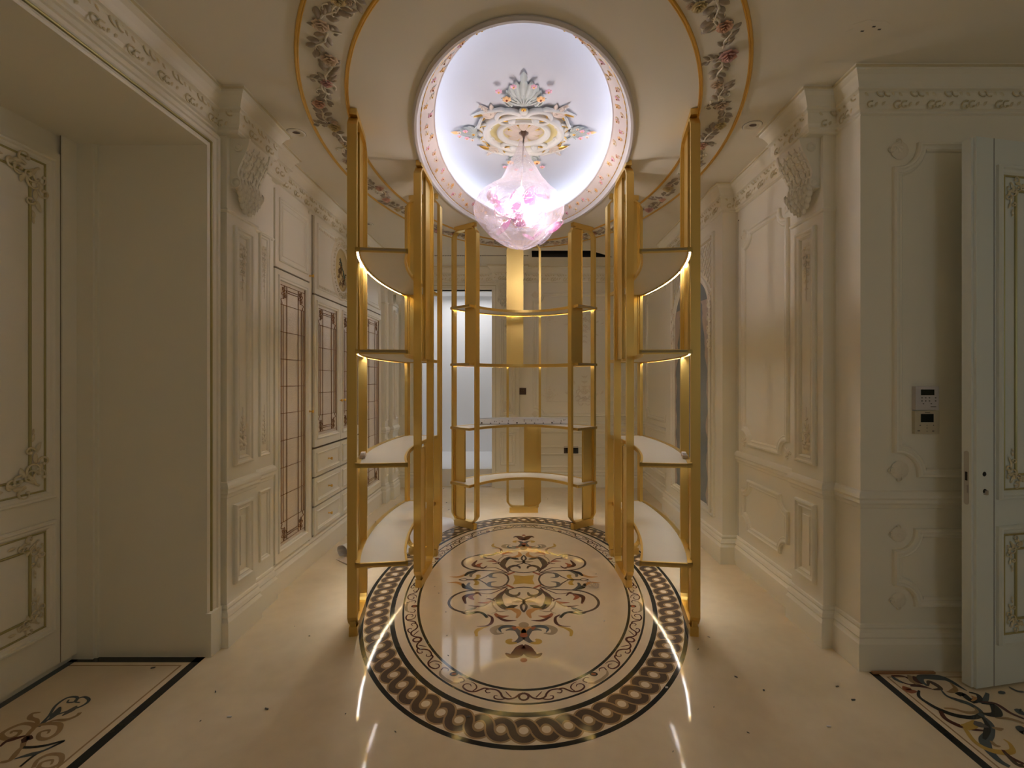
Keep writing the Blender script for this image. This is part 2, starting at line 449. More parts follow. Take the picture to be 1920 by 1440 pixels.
# ---- ceiling with the oval opening and a slot at the back
mb = MB()
HOLE = 0.600
RX0, RX1, RY0, RY1 = -2.6, 3.4, -2.0, 5.20
angs = [2 * PI * k / 96 for k in range(96)] + [math.atan2(y - CYC, x) % (2 * PI) for x in (RX0, RX1) for y in (RY0, RY1)]
angs = sorted(angs)
inn = [];out = []
for t in angs:
    c, s = math.cos(t), math.sin(t)
    aa, bb = CA - HOLE, CB - HOLE
    r = 1 / math.sqrt((c / aa) ** 2 + (s / bb) ** 2)
    inn.append((r * c, CYC + r * s))
    k = min([(RX1 if c > 0 else RX0) / c if abs(c) > 1e-9 else 1e9, ((RY1 if s > 0 else RY0) - CYC) / s if abs(s) > 1e-9 else 1e9])
    out.append((k * c, CYC + k * s))
n = len(angs)
vs = [CEILF.P(*p) for p in inn] + [CEILF.P(*p) for p in out]
mb.add(vs, [(i, (i + 1) % n, n + (i + 1) % n, n + i) for i in range(n)], 'ceil')
slot = [(0.09, 5.225), (0.765, 5.225), (1.08, 5.50), (0.10, 5.50)]
def pl(pts): mb.add([CEILF.P(*p) for p in pts], [tuple(range(len(pts)))], 'ceil')
pl([(-2.6, 5.2), (0.09, 5.2), (0.09, 5.225), (0.10, 5.5), (0.10, 6.2), (-2.6, 6.2)])
pl([(0.09, 5.2), (3.4, 5.2), (3.4, 5.225), (0.765, 5.225), (0.09, 5.225)])
pl([(0.765, 5.225), (3.4, 5.225), (3.4, 6.2), (1.08, 6.2), (1.08, 5.5)])
pl([(0.10, 5.5), (1.08, 5.5), (1.08, 6.2), (0.10, 6.2)])
struct(mb, 'ceiling')
# dark plenum box above the slot
r = root('air_conditioning_slot', 'black open air slot cut in the ceiling near the back wall', 'vent', (0.55, 5.4, CEIL))
mb = MB(); sweep(mb, CEILF, slot, [(0, 0), (0, -0.10)], 'dark')
mb.add([CEILF.P(*p, -0.10) for p in slot], [(0, 1, 2, 3)], 'dark')
mb.build('plenum', r)
mb = MB(); box(mb, CEILF, 0.35, 0.95, 5.30, 5.33, -0.06, -0.04, 'socket_dk'); mb.build('blade', r)
# linear beaded grille strip in the ceiling
r = root('linear_grille', 'narrow beaded air grille strip in the ceiling left of the black slot', 'grille', (-0.5, 5.42, CEIL))
mb = MB(); box(mb, CEILF, -1.15, 0.07, 5.405, 5.445, 0, 0.004, 'orn_lt'); mb.build('strip', r)
mb = MB()
for k in range(60): box(mb, CEILF, -1.14 + k * 0.02, -1.128 + k * 0.02, 5.412, 5.438, 0.004, 0.005, 'dark')
mb.build('slots', r)

# ---- dome recess
mb = MB()
def ring_prof(mb, prof, m, n=128, mfun=None, smooth=True):
    k0 = len(mb.v); K = len(prof)
    vs = []
    for (d, h) in prof:
        for j in range(n):
            x, y = cel(2 * PI * j / n, d); vs.append(CEILF.P(x, y, -h))
    mb.add(vs, [], m)
    for i in range(K - 1):
        ii = mb.mi(mfun(i) if mfun else m)
        for j in range(n):
            mb.f.append([k0 + i * n + j, k0 + i * n + (j + 1) % n, k0 + (i + 1) * n + (j + 1) % n, k0 + (i + 1) * n + j]); mb.fm.append(ii); mb.fs.append(smooth)
ring_prof(mb, [(.575, -.001), (.572, -.010), (.585, -.018), (.600, -.016), (.608, -.004), (.618, .004), (.618, .010), (.625, .012), (.700, .088), (.708, .090), (.708, .102), (.690, .104), (.490, .104)], 'frieze',
          mfun=lambda i: 'lav' if i < 6 or i > 8 else 'frieze', smooth=False)
dl = struct(mb, 'trim_1')
mb = MB()
ring_prof(mb, [(.490, .104), (.480, .14), (.50, .19), (.56, .235), (.66, .258), (.72, .265), (.90, .266)], 'dome')
# closing cap
pts = [cel(2 * PI * j / 128, .90) for j in range(128)]
mb.add([CEILF.P(x, y, -.266) for x, y in pts], [tuple(range(128))], 'dome')
struct(mb, 'ceiling_dome')
# LED tape on the hidden ledge
mb = MB()
ring_prof(mb, [(.525, .106), (.525, .118), (.537, .118), (.537, .106), (.525, .106)], 'led_dome')
o = mb.build('cove_light', None, label='bright cool white light tape hidden in the oval ceiling recess', category='light')

# small flowers and gold beads on the frieze
r = root('flower_frieze', 'narrow pink frieze of tiny painted flowers round the oval ceiling opening', 'frieze', (0, CYC, CEIL))
mb = MB(); tube(mb, [CEILF.P(*cel(2 * PI * j / 220, .622), -.014) for j in range(220)], [0.0055 if j % 2 else 0.0032 for j in range(220)], 'gold_leaf', 5, closed=True)
mb.build('gold_beading', r)
mb = MB()
NF = 84
rn = random.Random(3)
for k in range(NF):
    t = 2 * PI * k / NF + rn.uniform(-.02, .02); s = 0.5 + 0.30 * math.sin(k * 2.4)
    d = .632 + .06 * s; x, y = cel(t, d); h = .016 + .072 * (d - .625) / .075
    nrm = V((-math.cos(t) * CB, -math.sin(t) * CA, 0)).normalized(); nn = (nrm * 0.7 + V((0, 0, -0.7))).normalized()
    tg = V((0, 0, 1)).cross(nn).normalized(); fr = Fr(V((x, y, CEIL + h)), tg, nn.cross(tg), nn)
    fm = ('pinkf', 'orangef', 'rose_c', 'rose_a')[k % 4]
    flower(mb, fr, 0, 0, 0.021, fm, 'red' if k % 3 == 0 else 'gold_leaf', 0.001, 5, rn.random() * 6)
    curl(mb, fr, 0.018, -0.006, rn.uniform(-1, 1), 0.012, 'gold_leaf', rn.choice((-1, 1)), 0.9, 0.0022, 0, 8, 4)
    leaf(mb, fr, -0.014, 0.008, rn.uniform(2, 4), 0.024, 0.010, 'leafg', 0, 0.003, 0.3, 3)
    leaf(mb, fr, -0.014, -0.008, rn.uniform(2.5, 4), 0.020, 0.008, 'leafy', 0, 0.003, -0.3, 3)
mb.build('flowers', r)

# ---- walls -------------------------------------------------------
LF = Fr((-1.65, 0, 0), (0, 1, 0), (0, 0, 1), (1, 0, 0))    # a = world y, b = z, c = out of the left wall
RF = Fr((1.645, 0, 0), (0, 1, 0), (0, 0, 1), (-1, 0, 0))
BF = Fr((0, 6.0, 0), (1, 0, 0), (0, 0, 1), (0, -1, 0))     # a = x
QF = Fr((0, 2.223, 0), (1, 0, 0), (0, 0, 1), (0, -1, 0))   # right frontal wall
JF = Fr((0, 2.305, 0), (1, 0, 0), (0, 0, 1), (0, -1, 0))   # left frontal jamb wall
DF = Fr((-2.27, 0, 0), (0, 1, 0), (0, 0, 1), (1, 0, 0))    # left recess back plane

def wallbox(name, *b):
    mb = MB(); box(mb, WORLD, *b, 'paint'); return struct(mb, name)
wl = wallbox('wall_left', -1.95, -1.65, 2.42, 6.2, 0, CEIL)
wallbox('wall_jamb', -2.6, -1.61, 2.305, 2.42, 0, CEIL)
wallbox('wall_header', -2.27, -1.61, 0.2, 2.305, 2.594, CEIL)
wallbox('wall_near_left', -2.4, -1.61, -2.0, 0.2, 0, CEIL)
wallbox('wall_recess', -2.45, -2.27, 0.2, 2.305, 0, CEIL)
wr = wallbox('wall_right', 1.645, 1.95, 2.223, 6.2, 0, CEIL)
wallbox('wall_chimney', 1.53, 1.645, 3.50, 4.90, 0, CEIL)
wrb = wallbox('wall_right_far', 1.60, 1.645, 4.90, 6.0, 0, CEIL)
wrf = wallbox('wall_front_right', 1.95, 3.4, 2.223, 2.5, 0, CEIL)
wallbox('wall_far_right', 3.2, 3.4, -2.0, 2.223, 0, CEIL)
OX0, OX1, OZ0, OZ1 = -1.365, -0.42, 0.227, 2.60
mb = MB()
box(mb, WORLD, -1.65, OX0, 6.0, 6.15, 0, CEIL, 'paint')
box(mb, WORLD, OX1, 1.645, 6.0, 6.15, 0, CEIL, 'paint')
box(mb, WORLD, OX0, OX1, 6.0, 6.15, OZ1, CEIL, 'paint')
wb = struct(mb, 'wall_back')
mb = MB()
box(mb, WORLD, OX0, OX1, 6.05, 6.15, 0, OZ0, 'white')
struct(mb, 'trim_2')
# white room beyond
mb = MB()
x0, x1, y0, y1, z0, z1 = -1.75, 0.0, 6.15, 7.55, OZ0, 2.8
mb.add([V(p) for p in ((x0, y0, z0), (x1, y0, z0), (x1, y1, z0), (x0, y1, z0), (x0, y0, z1), (x1, y0, z1), (x1, y1, z1), (x0, y1, z1))],
       [(0, 1, 2, 3), (4, 5, 6, 7), (2, 3, 7, 6), (0, 3, 7, 4), (1, 2, 6, 5)], 'whiteroom')
mb.add([V(p) for p in ((x0, y0, z1), (OX0, y0, z1), (OX0, y0, z0), (x0, y0, z0))], [(0, 1, 2, 3)], 'whiteroom')
mb.add([V(p) for p in ((OX1, y0, z1), (x1, y0, z1), (x1, y0, z0), (OX1, y0, z0))], [(0, 1, 2, 3)], 'whiteroom')
struct(mb, 'wall_far')
wallbox('wall_bounce', -2.6, 3.4, -2.15, -2.0, 0, CEIL)  # unseen painted wall behind the camera, added to bounce light back
# casing of the opening
mb = MB()
sweep(mb, BF, [(OX0, 0), (OX0, OZ1), (OX1, OZ1), (OX1, 0)], [(0, -.1), (0, .012), (.008, .018), (.05, .018), (.055, .026), (.07, .026), (.07, 0)], 'paint', closed=False)
sweep(mb, BF, [(OX0 - .05, 0), (OX0 - .05, OZ1 + .05), (OX1 + .05, OZ1 + .05), (OX1 + .05, 0)], [(0, .018), (0, .024), (.006, .024), (.006, .018)], 'gold_line', closed=False)
struct(mb, 'window_1')

# ---- cornice: one path round the room, counter-clockwise (interior on the left)
CP = [(3.2, -2.0), (3.2, 2.223), (1.647, 2.223), (1.647, 2.385), (1.50, 2.385), (1.50, 2.685), (1.635, 2.685), (1.635, 3.50), (1.53, 3.50), (1.53, 4.90), (1.60, 4.90), (1.60, 6.0),
      (-0.02, 6.0), (-0.02, 5.92), (-0.39, 5.92), (-0.39, 6.0), (-1.60, 6.0), (-1.60, 5.62), (-1.53, 5.62), (-1.53, 5.36), (-1.60, 5.36), (-1.60, 5.20), (-1.65, 5.20),
      (-1.65, 3.00), (-1.59, 3.00), (-1.59, 2.70), (-1.50, 2.70), (-1.50, 2.385), (-1.61, 2.385), (-1.61, -2.0)]
CPROF = [(0.0, .200), (.010, .195), (.010, .185), (.020, .178), (.028, .162), (.028, .105), (.035, .100), (.046, .096), (.046, .090), (.036, .088), (.038, .078), (.046, .060), (.060, .036), (.074, .022), (.074, .014), (.082, .012), (.082, 0)]
mb = MB(); sweep(mb, CEILF, CP, CPROF, 'paint', closed=False)
# solid backing of the projecting breaks
for (a0, a1, b0, b1) in ((1.50, 1.65, 2.385, 2.685), (-1.65, -1.50, 2.385, 2.70), (-1.65, -1.59, 2.70, 3.0), (-0.39, -0.02, 5.92, 6.0), (-1.65, -1.53, 5.36, 5.62), (-1.65, -1.60, 5.20, 6.0), (1.635, 1.645, 2.685, 3.5)):
    box(mb, CEILF, a0, a1, b0, b1, 0, .200, 'paint')
cor = struct(mb, 'trim_3')
mb = MB()   # gilded scroll band on the cornice
for i in range(len(CP) - 1):
    p, q = V(CP[i]), V(CP[i + 1]); d = (q - p); L = d.length
    if L < 0.10 or max(p.y, q.y) < 0.2: continue
    d.normalize(); nl = V((-d.y, d.x))
    fr = Fr((p.x + nl.x * .0285, p.y + nl.y * .0285, CEIL - .134), (d.x, d.y, 0), (0, 0, 1), (nl.x, nl.y, 0))
    nmod = max(1, int(L / 0.078)); st = L / nmod
    for k in range(nmod):
        a = (k + 0.5) * st
        wp = p + d * a
        if wp.y < 0.3: continue
        far = wp.y > 3.6
        sg = 1 if k % 2 else -1
        curl(mb, fr, a - .045, -.012 * sg, 0.5 * sg, .020, 'orn', -sg, 1.15, .0046, 0, 8 if far else 12, 4)
        curl(mb, fr, a + .005, .012 * sg, -0.5 * sg, .017, 'orn', sg, 1.0, .0042, 0, 7 if far else 10, 4)
        leaf(mb, fr, a - .02, .016 * sg, 0.9 * sg, .026, .014, 'orn', 0, .004, .6 * sg, 3)
        leaf(mb, fr, a + .025, -.014 * sg, -0.7 * sg, .026, .014, 'orn', 0, .004, -.6 * sg, 3)
mb.build('scroll_band', cor)
mb = MB()
sweep(mb, CEILF, CP, [(.0745, .0135), (.085, .0125), (.085, .006), (.0825, .004)], 'orn', closed=False, caps=False)
mb.build('lip_line', cor)

# ---- baseboards and chair rails
BP = [(0, .215), (.010, .212), (.014, .200), (.008, .190), (.020, .178), (.026, .160), (.018, .150), (.026, .138), (.032, .130), (.032, 0), (0, 0)]
RP = [(0, .865), (.012, .860), (.022, .845), (.026, .832), (.018, .820), (.020, .806), (.010, .795), (.006, .780), (0, .775)]
def base(name, path, rail=True):
    mb = MB(); sweep(mb, FLOOR, path, BP, 'paint', closed=False)
    struct(mb, name)
base('baseboard_right', [(3.2, 2.223), (1.647, 2.223), (1.647, 2.40)])
base('baseboard_chimney', [(1.645, 2.69), (1.645, 3.50), (1.53, 3.50), (1.53, 4.90), (1.60, 4.90), (1.60, 6.0), (OX1 + .07, 6.0)])
base('baseboard_corner', [(OX0 - .07, 6.0), (-1.65, 6.0), (-1.65, 5.2)])
mb = MB()
sweep(mb, FLOOR, [(3.2, 2.223), (1.647, 2.223), (1.647, 2.40)], RP, 'paint', closed=False)
sweep(mb, FLOOR, [(1.645, 2.68), (1.645, 3.50)], RP, 'paint', closed=False)
sweep(mb, FLOOR, [(1.60, 4.90), (1.60, 6.0), (-0.02, 6.0)], RP, 'paint', closed=False)
struct(mb, 'trim_4')

# casing of the left opening with its gold line
mb = MB()
C0 = Fr((-1.61, 0, 0), (0, 1, 0), (0, 0, 1), (1, 0, 0))
pth = [(0.2, 2.594), (2.305, 2.594), (2.305, 0)]
sweep(mb, C0, pth, [(0, 0), (0, .006), (.010, .010), (.016, .006), (.022, .006)], 'paint', closed=False)
sweep(mb, C0, pth, [(.036, .004), (.044, .010), (.060, .012), (.064, .020), (.080, .020), (.080, 0)], 'paint', closed=False)
box(mb, C0, 2.302, 2.385, 0, 0.22, 0, 0.028, 'paint')
tr = struct(mb, 'trim_5')
mb = MB(); sweep(mb, C0, [(0.2, 2.594), (2.305, 2.594), (2.305, .22)], [(.024, .004), (.026, .011), (.030, .013), (.034, .011), (.036, .004)], 'gold_line', closed=False); mb.build('gold_line', tr)
# recess jamb panels
mb = MB()
box(mb, JF, -2.27, -2.165, 0, 2.594, 0, .020, 'paint')
box(mb, JF, -2.165, -2.150, 0, 2.594, 0, .010, 'paint')
struct(mb, 'trim_6')

# ================================================================== WALL PANELS
def corner_leaf(mb, fr, a, b, sa, sb, s, m='orn_lt', c=0.004):
    "small carved spray at a panel corner; sa, sb point into the panel"
    dg = math.atan2(sb, sa)
    for k, (dt, L) in enumerate(((0, 1.0), (.5, .75), (-.5, .75), (.95, .5), (-.95, .5))):
        leaf(mb, fr, a, b, dg + dt, s * L, s * .36, m, c, s * .12, 0, 4)
    curl(mb, fr, a + sa * s * .2, b, dg - .6 * sa * sb, s * .22, m, -1 * sa * sb, 1.0, s * .05, c, 9, 4)
    curl(mb, fr, a, b + sb * s * .2, dg + .6 * sa * sb, s * .22, m, 1 * sa * sb, 1.0, s * .05, c, 9, 4)

def wall_panel(wall, fr, a0, a1, b0, b1, r=0.07, c=0.0, prof=PROF_L, orn=True, corners='n'):
    mb = MB()
    pr = [(o, h + c) for o, h in prof]
    if corners == 'n': sweep(mb, fr, notched(a0, a1, b0, b1, r), pr, 'paint')
    else: sweep(mb, fr, rectp(a0, a1, b0, b1), pr, 'paint')
    pm_ = mb.build('panel_moulding', wall)
    if orn and corners == 'n':
        for (a, sa) in ((a0, 1), (a1, -1)):
            for (b, sb) in ((b0, 1), (b1, -1)):
                mo = MB()
                lathe(mo, fr, a + sa * r * .35, b + sb * r * .35, [(0, .006 + c), (r * .25, .010 + c), (r * .45, .003 + c)], 'orn_lt', 10)
                corner_leaf(mo, fr, a + sa * .012, b + sb * .012, sa, sb, r * .75, 'orn_lt', c + .003)
                mo.build('corner_carving', wall)
    return pm_

def bouquet(mb, fr, a, b, s, sg=1, m='orn_lt', c=0.003):
    "delicate plaster spray; sg=+1 grows upward"
    flower(mb, fr, a, b, s * .12, m, None, c)
    for side in (-1, 1):
        for k, (dx, dy, r) in enumerate(((.15, .05, .14), (.40, .10, .12), (.62, .18, .09), (.2, .35, .12), (.38, .55, .09))):
            ang = math.atan2(dy * sg, dx * side)
            curl(mb, fr, a + side * dx * s * .4, b + sg * dy * s * .6, ang, s * r, m, side * sg * (1 if k % 2 else -1), 1.0, s * .014, c, 10, 4)
            leaf(mb, fr, a + side * dx * s, b + sg * dy * s, ang + .5 * side, s * .18, s * .07, m, c, s * .02, .5, 4)
    for k in range(4):
        flower(mb, fr, a, b + sg * s * (.25 + .2 * k), s * (.09 - .014 * k), m, None, c)
        for side in (-1, 1):
            leaf(mb, fr, a, b + sg * s * (.2 + .2 * k), PI / 2 * sg + side * .8, s * .16, s * .06, m, c, s * .02, 0, 3)

# right frontal wall
wall_panel(wrf, QF, 1.80, 2.75, .93, 2.56, .10)
wall_panel(wrf, QF, 1.80, 2.75, .30, .68, .085)
# right wall: concealed door with two panels
r = root('concealed_door', 'cream panelled door set flush in the right wall beside the corbelled pilaster', 'door', (1.645, 3.11, 0))
mb = MB(); box(mb, RF, 2.72, 3.475, 0.03, 2.62, 0, .006, 'paint'); 
mb.build('door_leaf', r)
mb = MB()
for a in (2.705, 3.476): box(mb, RF, a, a + .006, 0.02, 2.63, 0, .0045, 'paint_dk')
box(mb, RF, 2.705, 3.482, 0.0, .028, 0, .0045, 'paint_dk'); mb.build('gap', r)
mb = MB(); sweep(mb, RF, notched(2.80, 3.40, .93, 2.50, .075), [(o, h + .006) for o, h in PROF_L], 'paint'); mb.build('upper_panel', r)
mb = MB(); sweep(mb, RF, notched(2.80, 3.40, .30, .68, .07), [(o, h + .006) for o, h in PROF_L], 'paint'); mb.build('lower_panel', r)
for (a, sa) in ((2.80, 1), (3.40, -1)):
    for (b, sb) in ((.93, 1), (2.50, -1)):
        mb = MB(); corner_leaf(mb, RF, a + sa * .01, b + sb * .01, sa, sb, .065, 'orn_lt', .009); mb.build('corner_carving', r)
mb = MB(); sweep(mb, FLOOR, [(1.639, 2.722), (1.639, 3.474)], RP, 'paint', closed=False); mb.build('rail_moulding', r)
mb = MB(); sweep(mb, FLOOR, [(1.639, 2.722), (1.639, 3.474)], [(o, z + (.03 if z == 0 else 0)) for o, z in BP], 'paint', closed=False); mb.build('skirting', r)

# back right wall
RF2 = Fr((1.60, 0, 0), (0, 1, 0), (0, 0, 1), (-1, 0, 0))
wall_panel(wrb, RF2, 5.02, 5.90, .93, 2.52, .07)
wall_panel(wrb, RF2, 5.02, 5.90, .30, .68, .06)
pmo = wall_panel(wb, BF, .12, 1.48, .93, 2.56, .09)
wall_panel(wb, BF, .12, 1.48, .52, .73, .0, corners='r', prof=PROF_S)
wall_panel(wb, BF, .12, 1.48, .26, .44, .0, corners='r', prof=PROF_S)
mb = MB()
sweep(mb, BF, rectp(.30, 1.30, 1.12, 2.33), PROF_T, 'paint')
mb.build('inner_moulding', wb)
for (a, b, s_, sg) in ((.80, 1.16, .34, 1), (.80, 2.20, .34, -1), (.34, 2.27, .16, -1), (.34, 1.18, .16, 1), (1.26, 2.27, .16, -1), (1.26, 1.18, .16, 1)):
    mb = MB(); bouquet(mb, BF, a, b, s_, sg); mb.build('plaster_spray', wb)
wall_panel(wb, BF, -1.62, -1.46, .93, 2.5, .0, corners='r', prof=PROF_S)
wall_panel(wb, BF, -1.62, -1.46, .30, .70, .0, corners='r', prof=PROF_S)

# ================================================================== PILASTERS
def drop(mb, fr, a, b, L, W, sg, m='orn_lt', c=0.0):
    "hanging carved drop, sg=-1 hangs down from b"
    flower(mb, fr, a, b + sg * W * .5, W * .42, m, None, c, 6)
    n = max(3, int(L / (W * .55)))
    tube(mb, [fr.P(a, b + sg * W * .3, c + .002), fr.P(a, b + sg * L * .98, c + .002)], [W * .05, W * .015], m, 4)
    for k in range(n):
        s = k / n; y = b + sg * (W * .6 + (L - W) * s); w_ = W * (1 - .75 * s)
        for side in (-1, 1):
            leaf(mb, fr, a, y, sg * PI / 2 + side * .9, w_ * .55, w_ * .28, m, c, w_ * .10, -side * .6 * sg, 4)
            if k < n - 2: curl(mb, fr, a, y, sg * PI / 2 + side * .5, w_ * .17, m, side * sg * -1, .9, w_ * .045, c, 8, 4)
        blob(mb, fr.P(a, y, c + w_ * .08), fr.u * w_ * .1, fr.v * w_ * .13, fr.n * w_ * .09, m, 6, 4)

def corbel_mesh(mb, fr, a0, a1, zt, zb, c0, dep):
    "scrolled bracket: S profile extruded across, volutes, carved acanthus"
    H = zt - zb
    prof = []
    for k in range(19):
        s = k / 18
        z = zt - H * .74 * s
        c = c0 + dep * (0.5 + 0.5 * math.cos(PI * min(1, s * 1.25))) * .72 + dep * .28 * (1 - s) + .022 + .016 * math.sin(PI * max(0, (s - .7) / .3))
        prof.append((z, c))
    K = len(prof)
    rim = .016
    for (x0, x1, off) in ((a0, a0 + rim, .008), (a1 - rim, a1, .008), (a0 + rim, a1 - rim, 0)):
        vs = []
        for (z, c) in prof:
            vs += [fr.P(x0, z, c + off), fr.P(x1, z, c + off)]
        for (z, c) in prof:
            vs += [fr.P(x0, z, c0), fr.P(x1, z, c0)]
        fs = []
        for i in range(K - 1):
            fs.append((2 * i, 2 * i + 1, 2 * i + 3, 2 * i + 2))
            for e in (0, 1): fs.append((2 * i + e, 2 * i + 2 + e, 2 * K + 2 * i + 2 + e, 2 * K + 2 * i + e))
        fs.append((2 * K - 2, 2 * K - 1, 4 * K - 1, 4 * K - 2)); fs.append((0, 1, 2 * K + 1, 2 * K))
        mb.add(vs, fs, 'paint')
    # volutes on both cheeks
    for side, x in ((-1, a0), (1, a1)):
        for (zz, cc, rr) in ((zt - H * .14, c0 + dep * .62, dep * .30), (zt - H * .66, c0 + .035, H * .075)):
            f2 = Fr(fr.P(x, zz, cc), fr.v, fr.n, fr.u * side)
            lathe(mb, f2, 0, 0, [(0, .008), (rr * .5, .010), (rr * .55, .004), (rr * .8, .004), (rr * .9, .010), (rr, .008), (rr, 0)], 'paint', 16)
    # acanthus ribs along the front
    aw = (a1 - a0) * .5; am = (a0 + a1) / 2
    def on(x, s):
        i = min(K - 1, max(0, s * (K - 1))); j = int(i); f = i - j; j2 = min(j + 1, K - 1)
        z = prof[j][0] * (1 - f) + prof[j2][0] * f; c = prof[j][1] * (1 - f) + prof[j2][1] * f
        return fr.P(x, z, c)
    for q in (-4, -2.2, 0, 2.2, 4):
        pts = [on(am + aw * .80 * (q / 4) * (1 - .25 * s), .06 + .82 * s + .02 * abs(q)) + fr.n * .004 for s in [k / 10 for k in range(11)]]
        tube(mb, pts, [.0025 + .006 * math.sin(PI * k / 10) for k in range(11)], 'paint', 5)
        for k in range(1, 10, 2):
            s = k / 10; p = pts[k]
            for side in (-1, 1):
                d = (fr.u * side * .7 - fr.v * .7).normalized()
                blob(mb, p + d * .010, d * .017, fr.n.cross(d).normalized() * .0085, fr.n * .009, 'paint', 8, 5)
    # hanging leaf cluster below
    rows = ((.70, .9, 6, .030), (.78, .78, 6, .030), (.86, .62, 5, .028), (.93, .45, 4, .026), (.99, .2, 2, .024))
    for (s, ww, nn, r_) in rows:
        for k in range(nn):
            x = am + aw * ww * (-1 + 2 * k / (nn - 1))
            z = zt - H * s
            c = c0 + .030 * (1 - (s - .7) * 2.0) + .016
            blob(mb, fr.P(x, z, c), fr.u * r_ * .42, fr.v * r_ * .85 + fr.u * .004 * (-1 + 2 * k / (nn - 1)), fr.n * r_ * .55, 'paint', 7, 5)
            tube(mb, [fr.P(x, z + r_ * .8, c + .012), fr.P(x, z, c + r_ * .6), fr.P(x, z - r_ * .8, c + .008)], [.002, .004, .002], 'paint', 4)
    for side in (-1, 1):
        blob(mb, fr.P(am + side * aw * .92, zt - H * .68, c0 + .03), fr.u * .014, fr.v * .026, fr.n * .024, 'orn_lt', 8, 5)

def pilaster(name, label, fr, a0, a1, cf, loc, corbel=True, ped=True, detail=1.0, group=None, cdep=.075, cb=None):
    r = root(name, label, 'pilaster', loc, group)
    top = CEIL - .20
    mb = MB()
    box(mb, fr, a0, a1, 0, top, 0, cf, 'paint')
    mb.build('shaft', r)
    e = .010
    mb = MB()   # base block and mouldings, chair rail return
    pts = [(a0, 0), (a0, cf), (a1, cf), (a1, 0)]
    hf = Fr(fr.o, fr.u, fr.n, fr.v)     # plan frame: a across, b outward, c up
    sweep(mb, hf, pts, [(o * .75, h) for o, h in BP], 'paint', closed=False)
    mb.build('plinth', r)
    mb = MB(); sweep(mb, hf, pts, [(o * .85, h) for o, h in RP], 'paint', closed=False); mb.build('rail_moulding', r)
    mb = MB()
    w_ = a1 - a0; mg = min(.05, w_ * .19)
    if ped:
        sweep(mb, fr, rectp(a0 + mg, a1 - mg, .30, .73), [(o, h + cf) for o, h in PROF_L], 'paint') if w_ > .2 else sweep(mb, fr, rectp(a0 + mg, a1 - mg, .30, .73), [(o, h + cf) for o, h in PROF_S], 'paint')
        if w_ > .2: box(mb, fr, a0 + mg + .06, a1 - mg - .06, .38, .65, cf, cf + .006, 'paint')
    mb.build('pedestal_panel', r)
    ptop = 2.24 if corbel else 2.30
    mb = MB()
    sweep(mb, fr, rectp(a0 + mg, a1 - mg, .94, ptop), [(o, h + cf) for o, h in (PROF_L if w_ > .2 else PROF_S)], 'paint')
    mb.build('shaft_panel', r)
    mb = MB(); am = (a0 + a1) / 2
    ow = w_ * .34
    drop(mb, fr, am, ptop - .06, .34, ow, -1, c=cf + .002)
    mb.build('carved_drop', r); mb = MB()
    drop(mb, fr, am, 1.00, .26, ow, 1, c=cf + .002)
    mb.build('carved_drop', r)
    mb = MB()
    sweep(mb, hf, pts, [(0, 2.315), (.008, 2.312), (.012, 2.304), (.008, 2.296), (0, 2.292)], 'paint', closed=False)
    mb.build('necking', r)
    if corbel:
        mb = MB(); corbel_mesh(mb, fr, a0 + .025, a1 - .025, top, 2.335, cf, cdep); mb.build('corbel', r)
    return r
pilaster('pilaster', 'wide cream pilaster with acanthus corbel at the edge of the left opening', LF, 2.405, 2.668, .08, (-1.62, 2.54, 0))
pilaster('pilaster', 'narrow cream pilaster between the left corbel pilaster and the tall glass cabinet door', LF, 2.718, 2.900, .045, (-1.63, 2.83, 0), corbel=False)
pilaster('pilaster', 'wide cream pilaster with acanthus corbel on the right wall beside the concealed door', RF, 2.40, 2.68, .065, (1.62, 2.54, 0), cdep=.08)
pilaster('pilaster', 'far narrow pilaster without corbel on the left wall past the cabinets', LF, 5.21, 5.33, .06, (-1.62, 5.27, 0), corbel=False)
pilaster('pilaster', 'far corbelled pilaster on the left wall nearest the back wall', LF, 5.382, 5.60, .10, (-1.60, 5.49, 0), cdep=.05)
pilaster('pilaster', 'corbelled pilaster on the back wall beside the bright white opening', BF, -.355, -.060, .06, (-.21, 5.97, 0), cdep=.04)

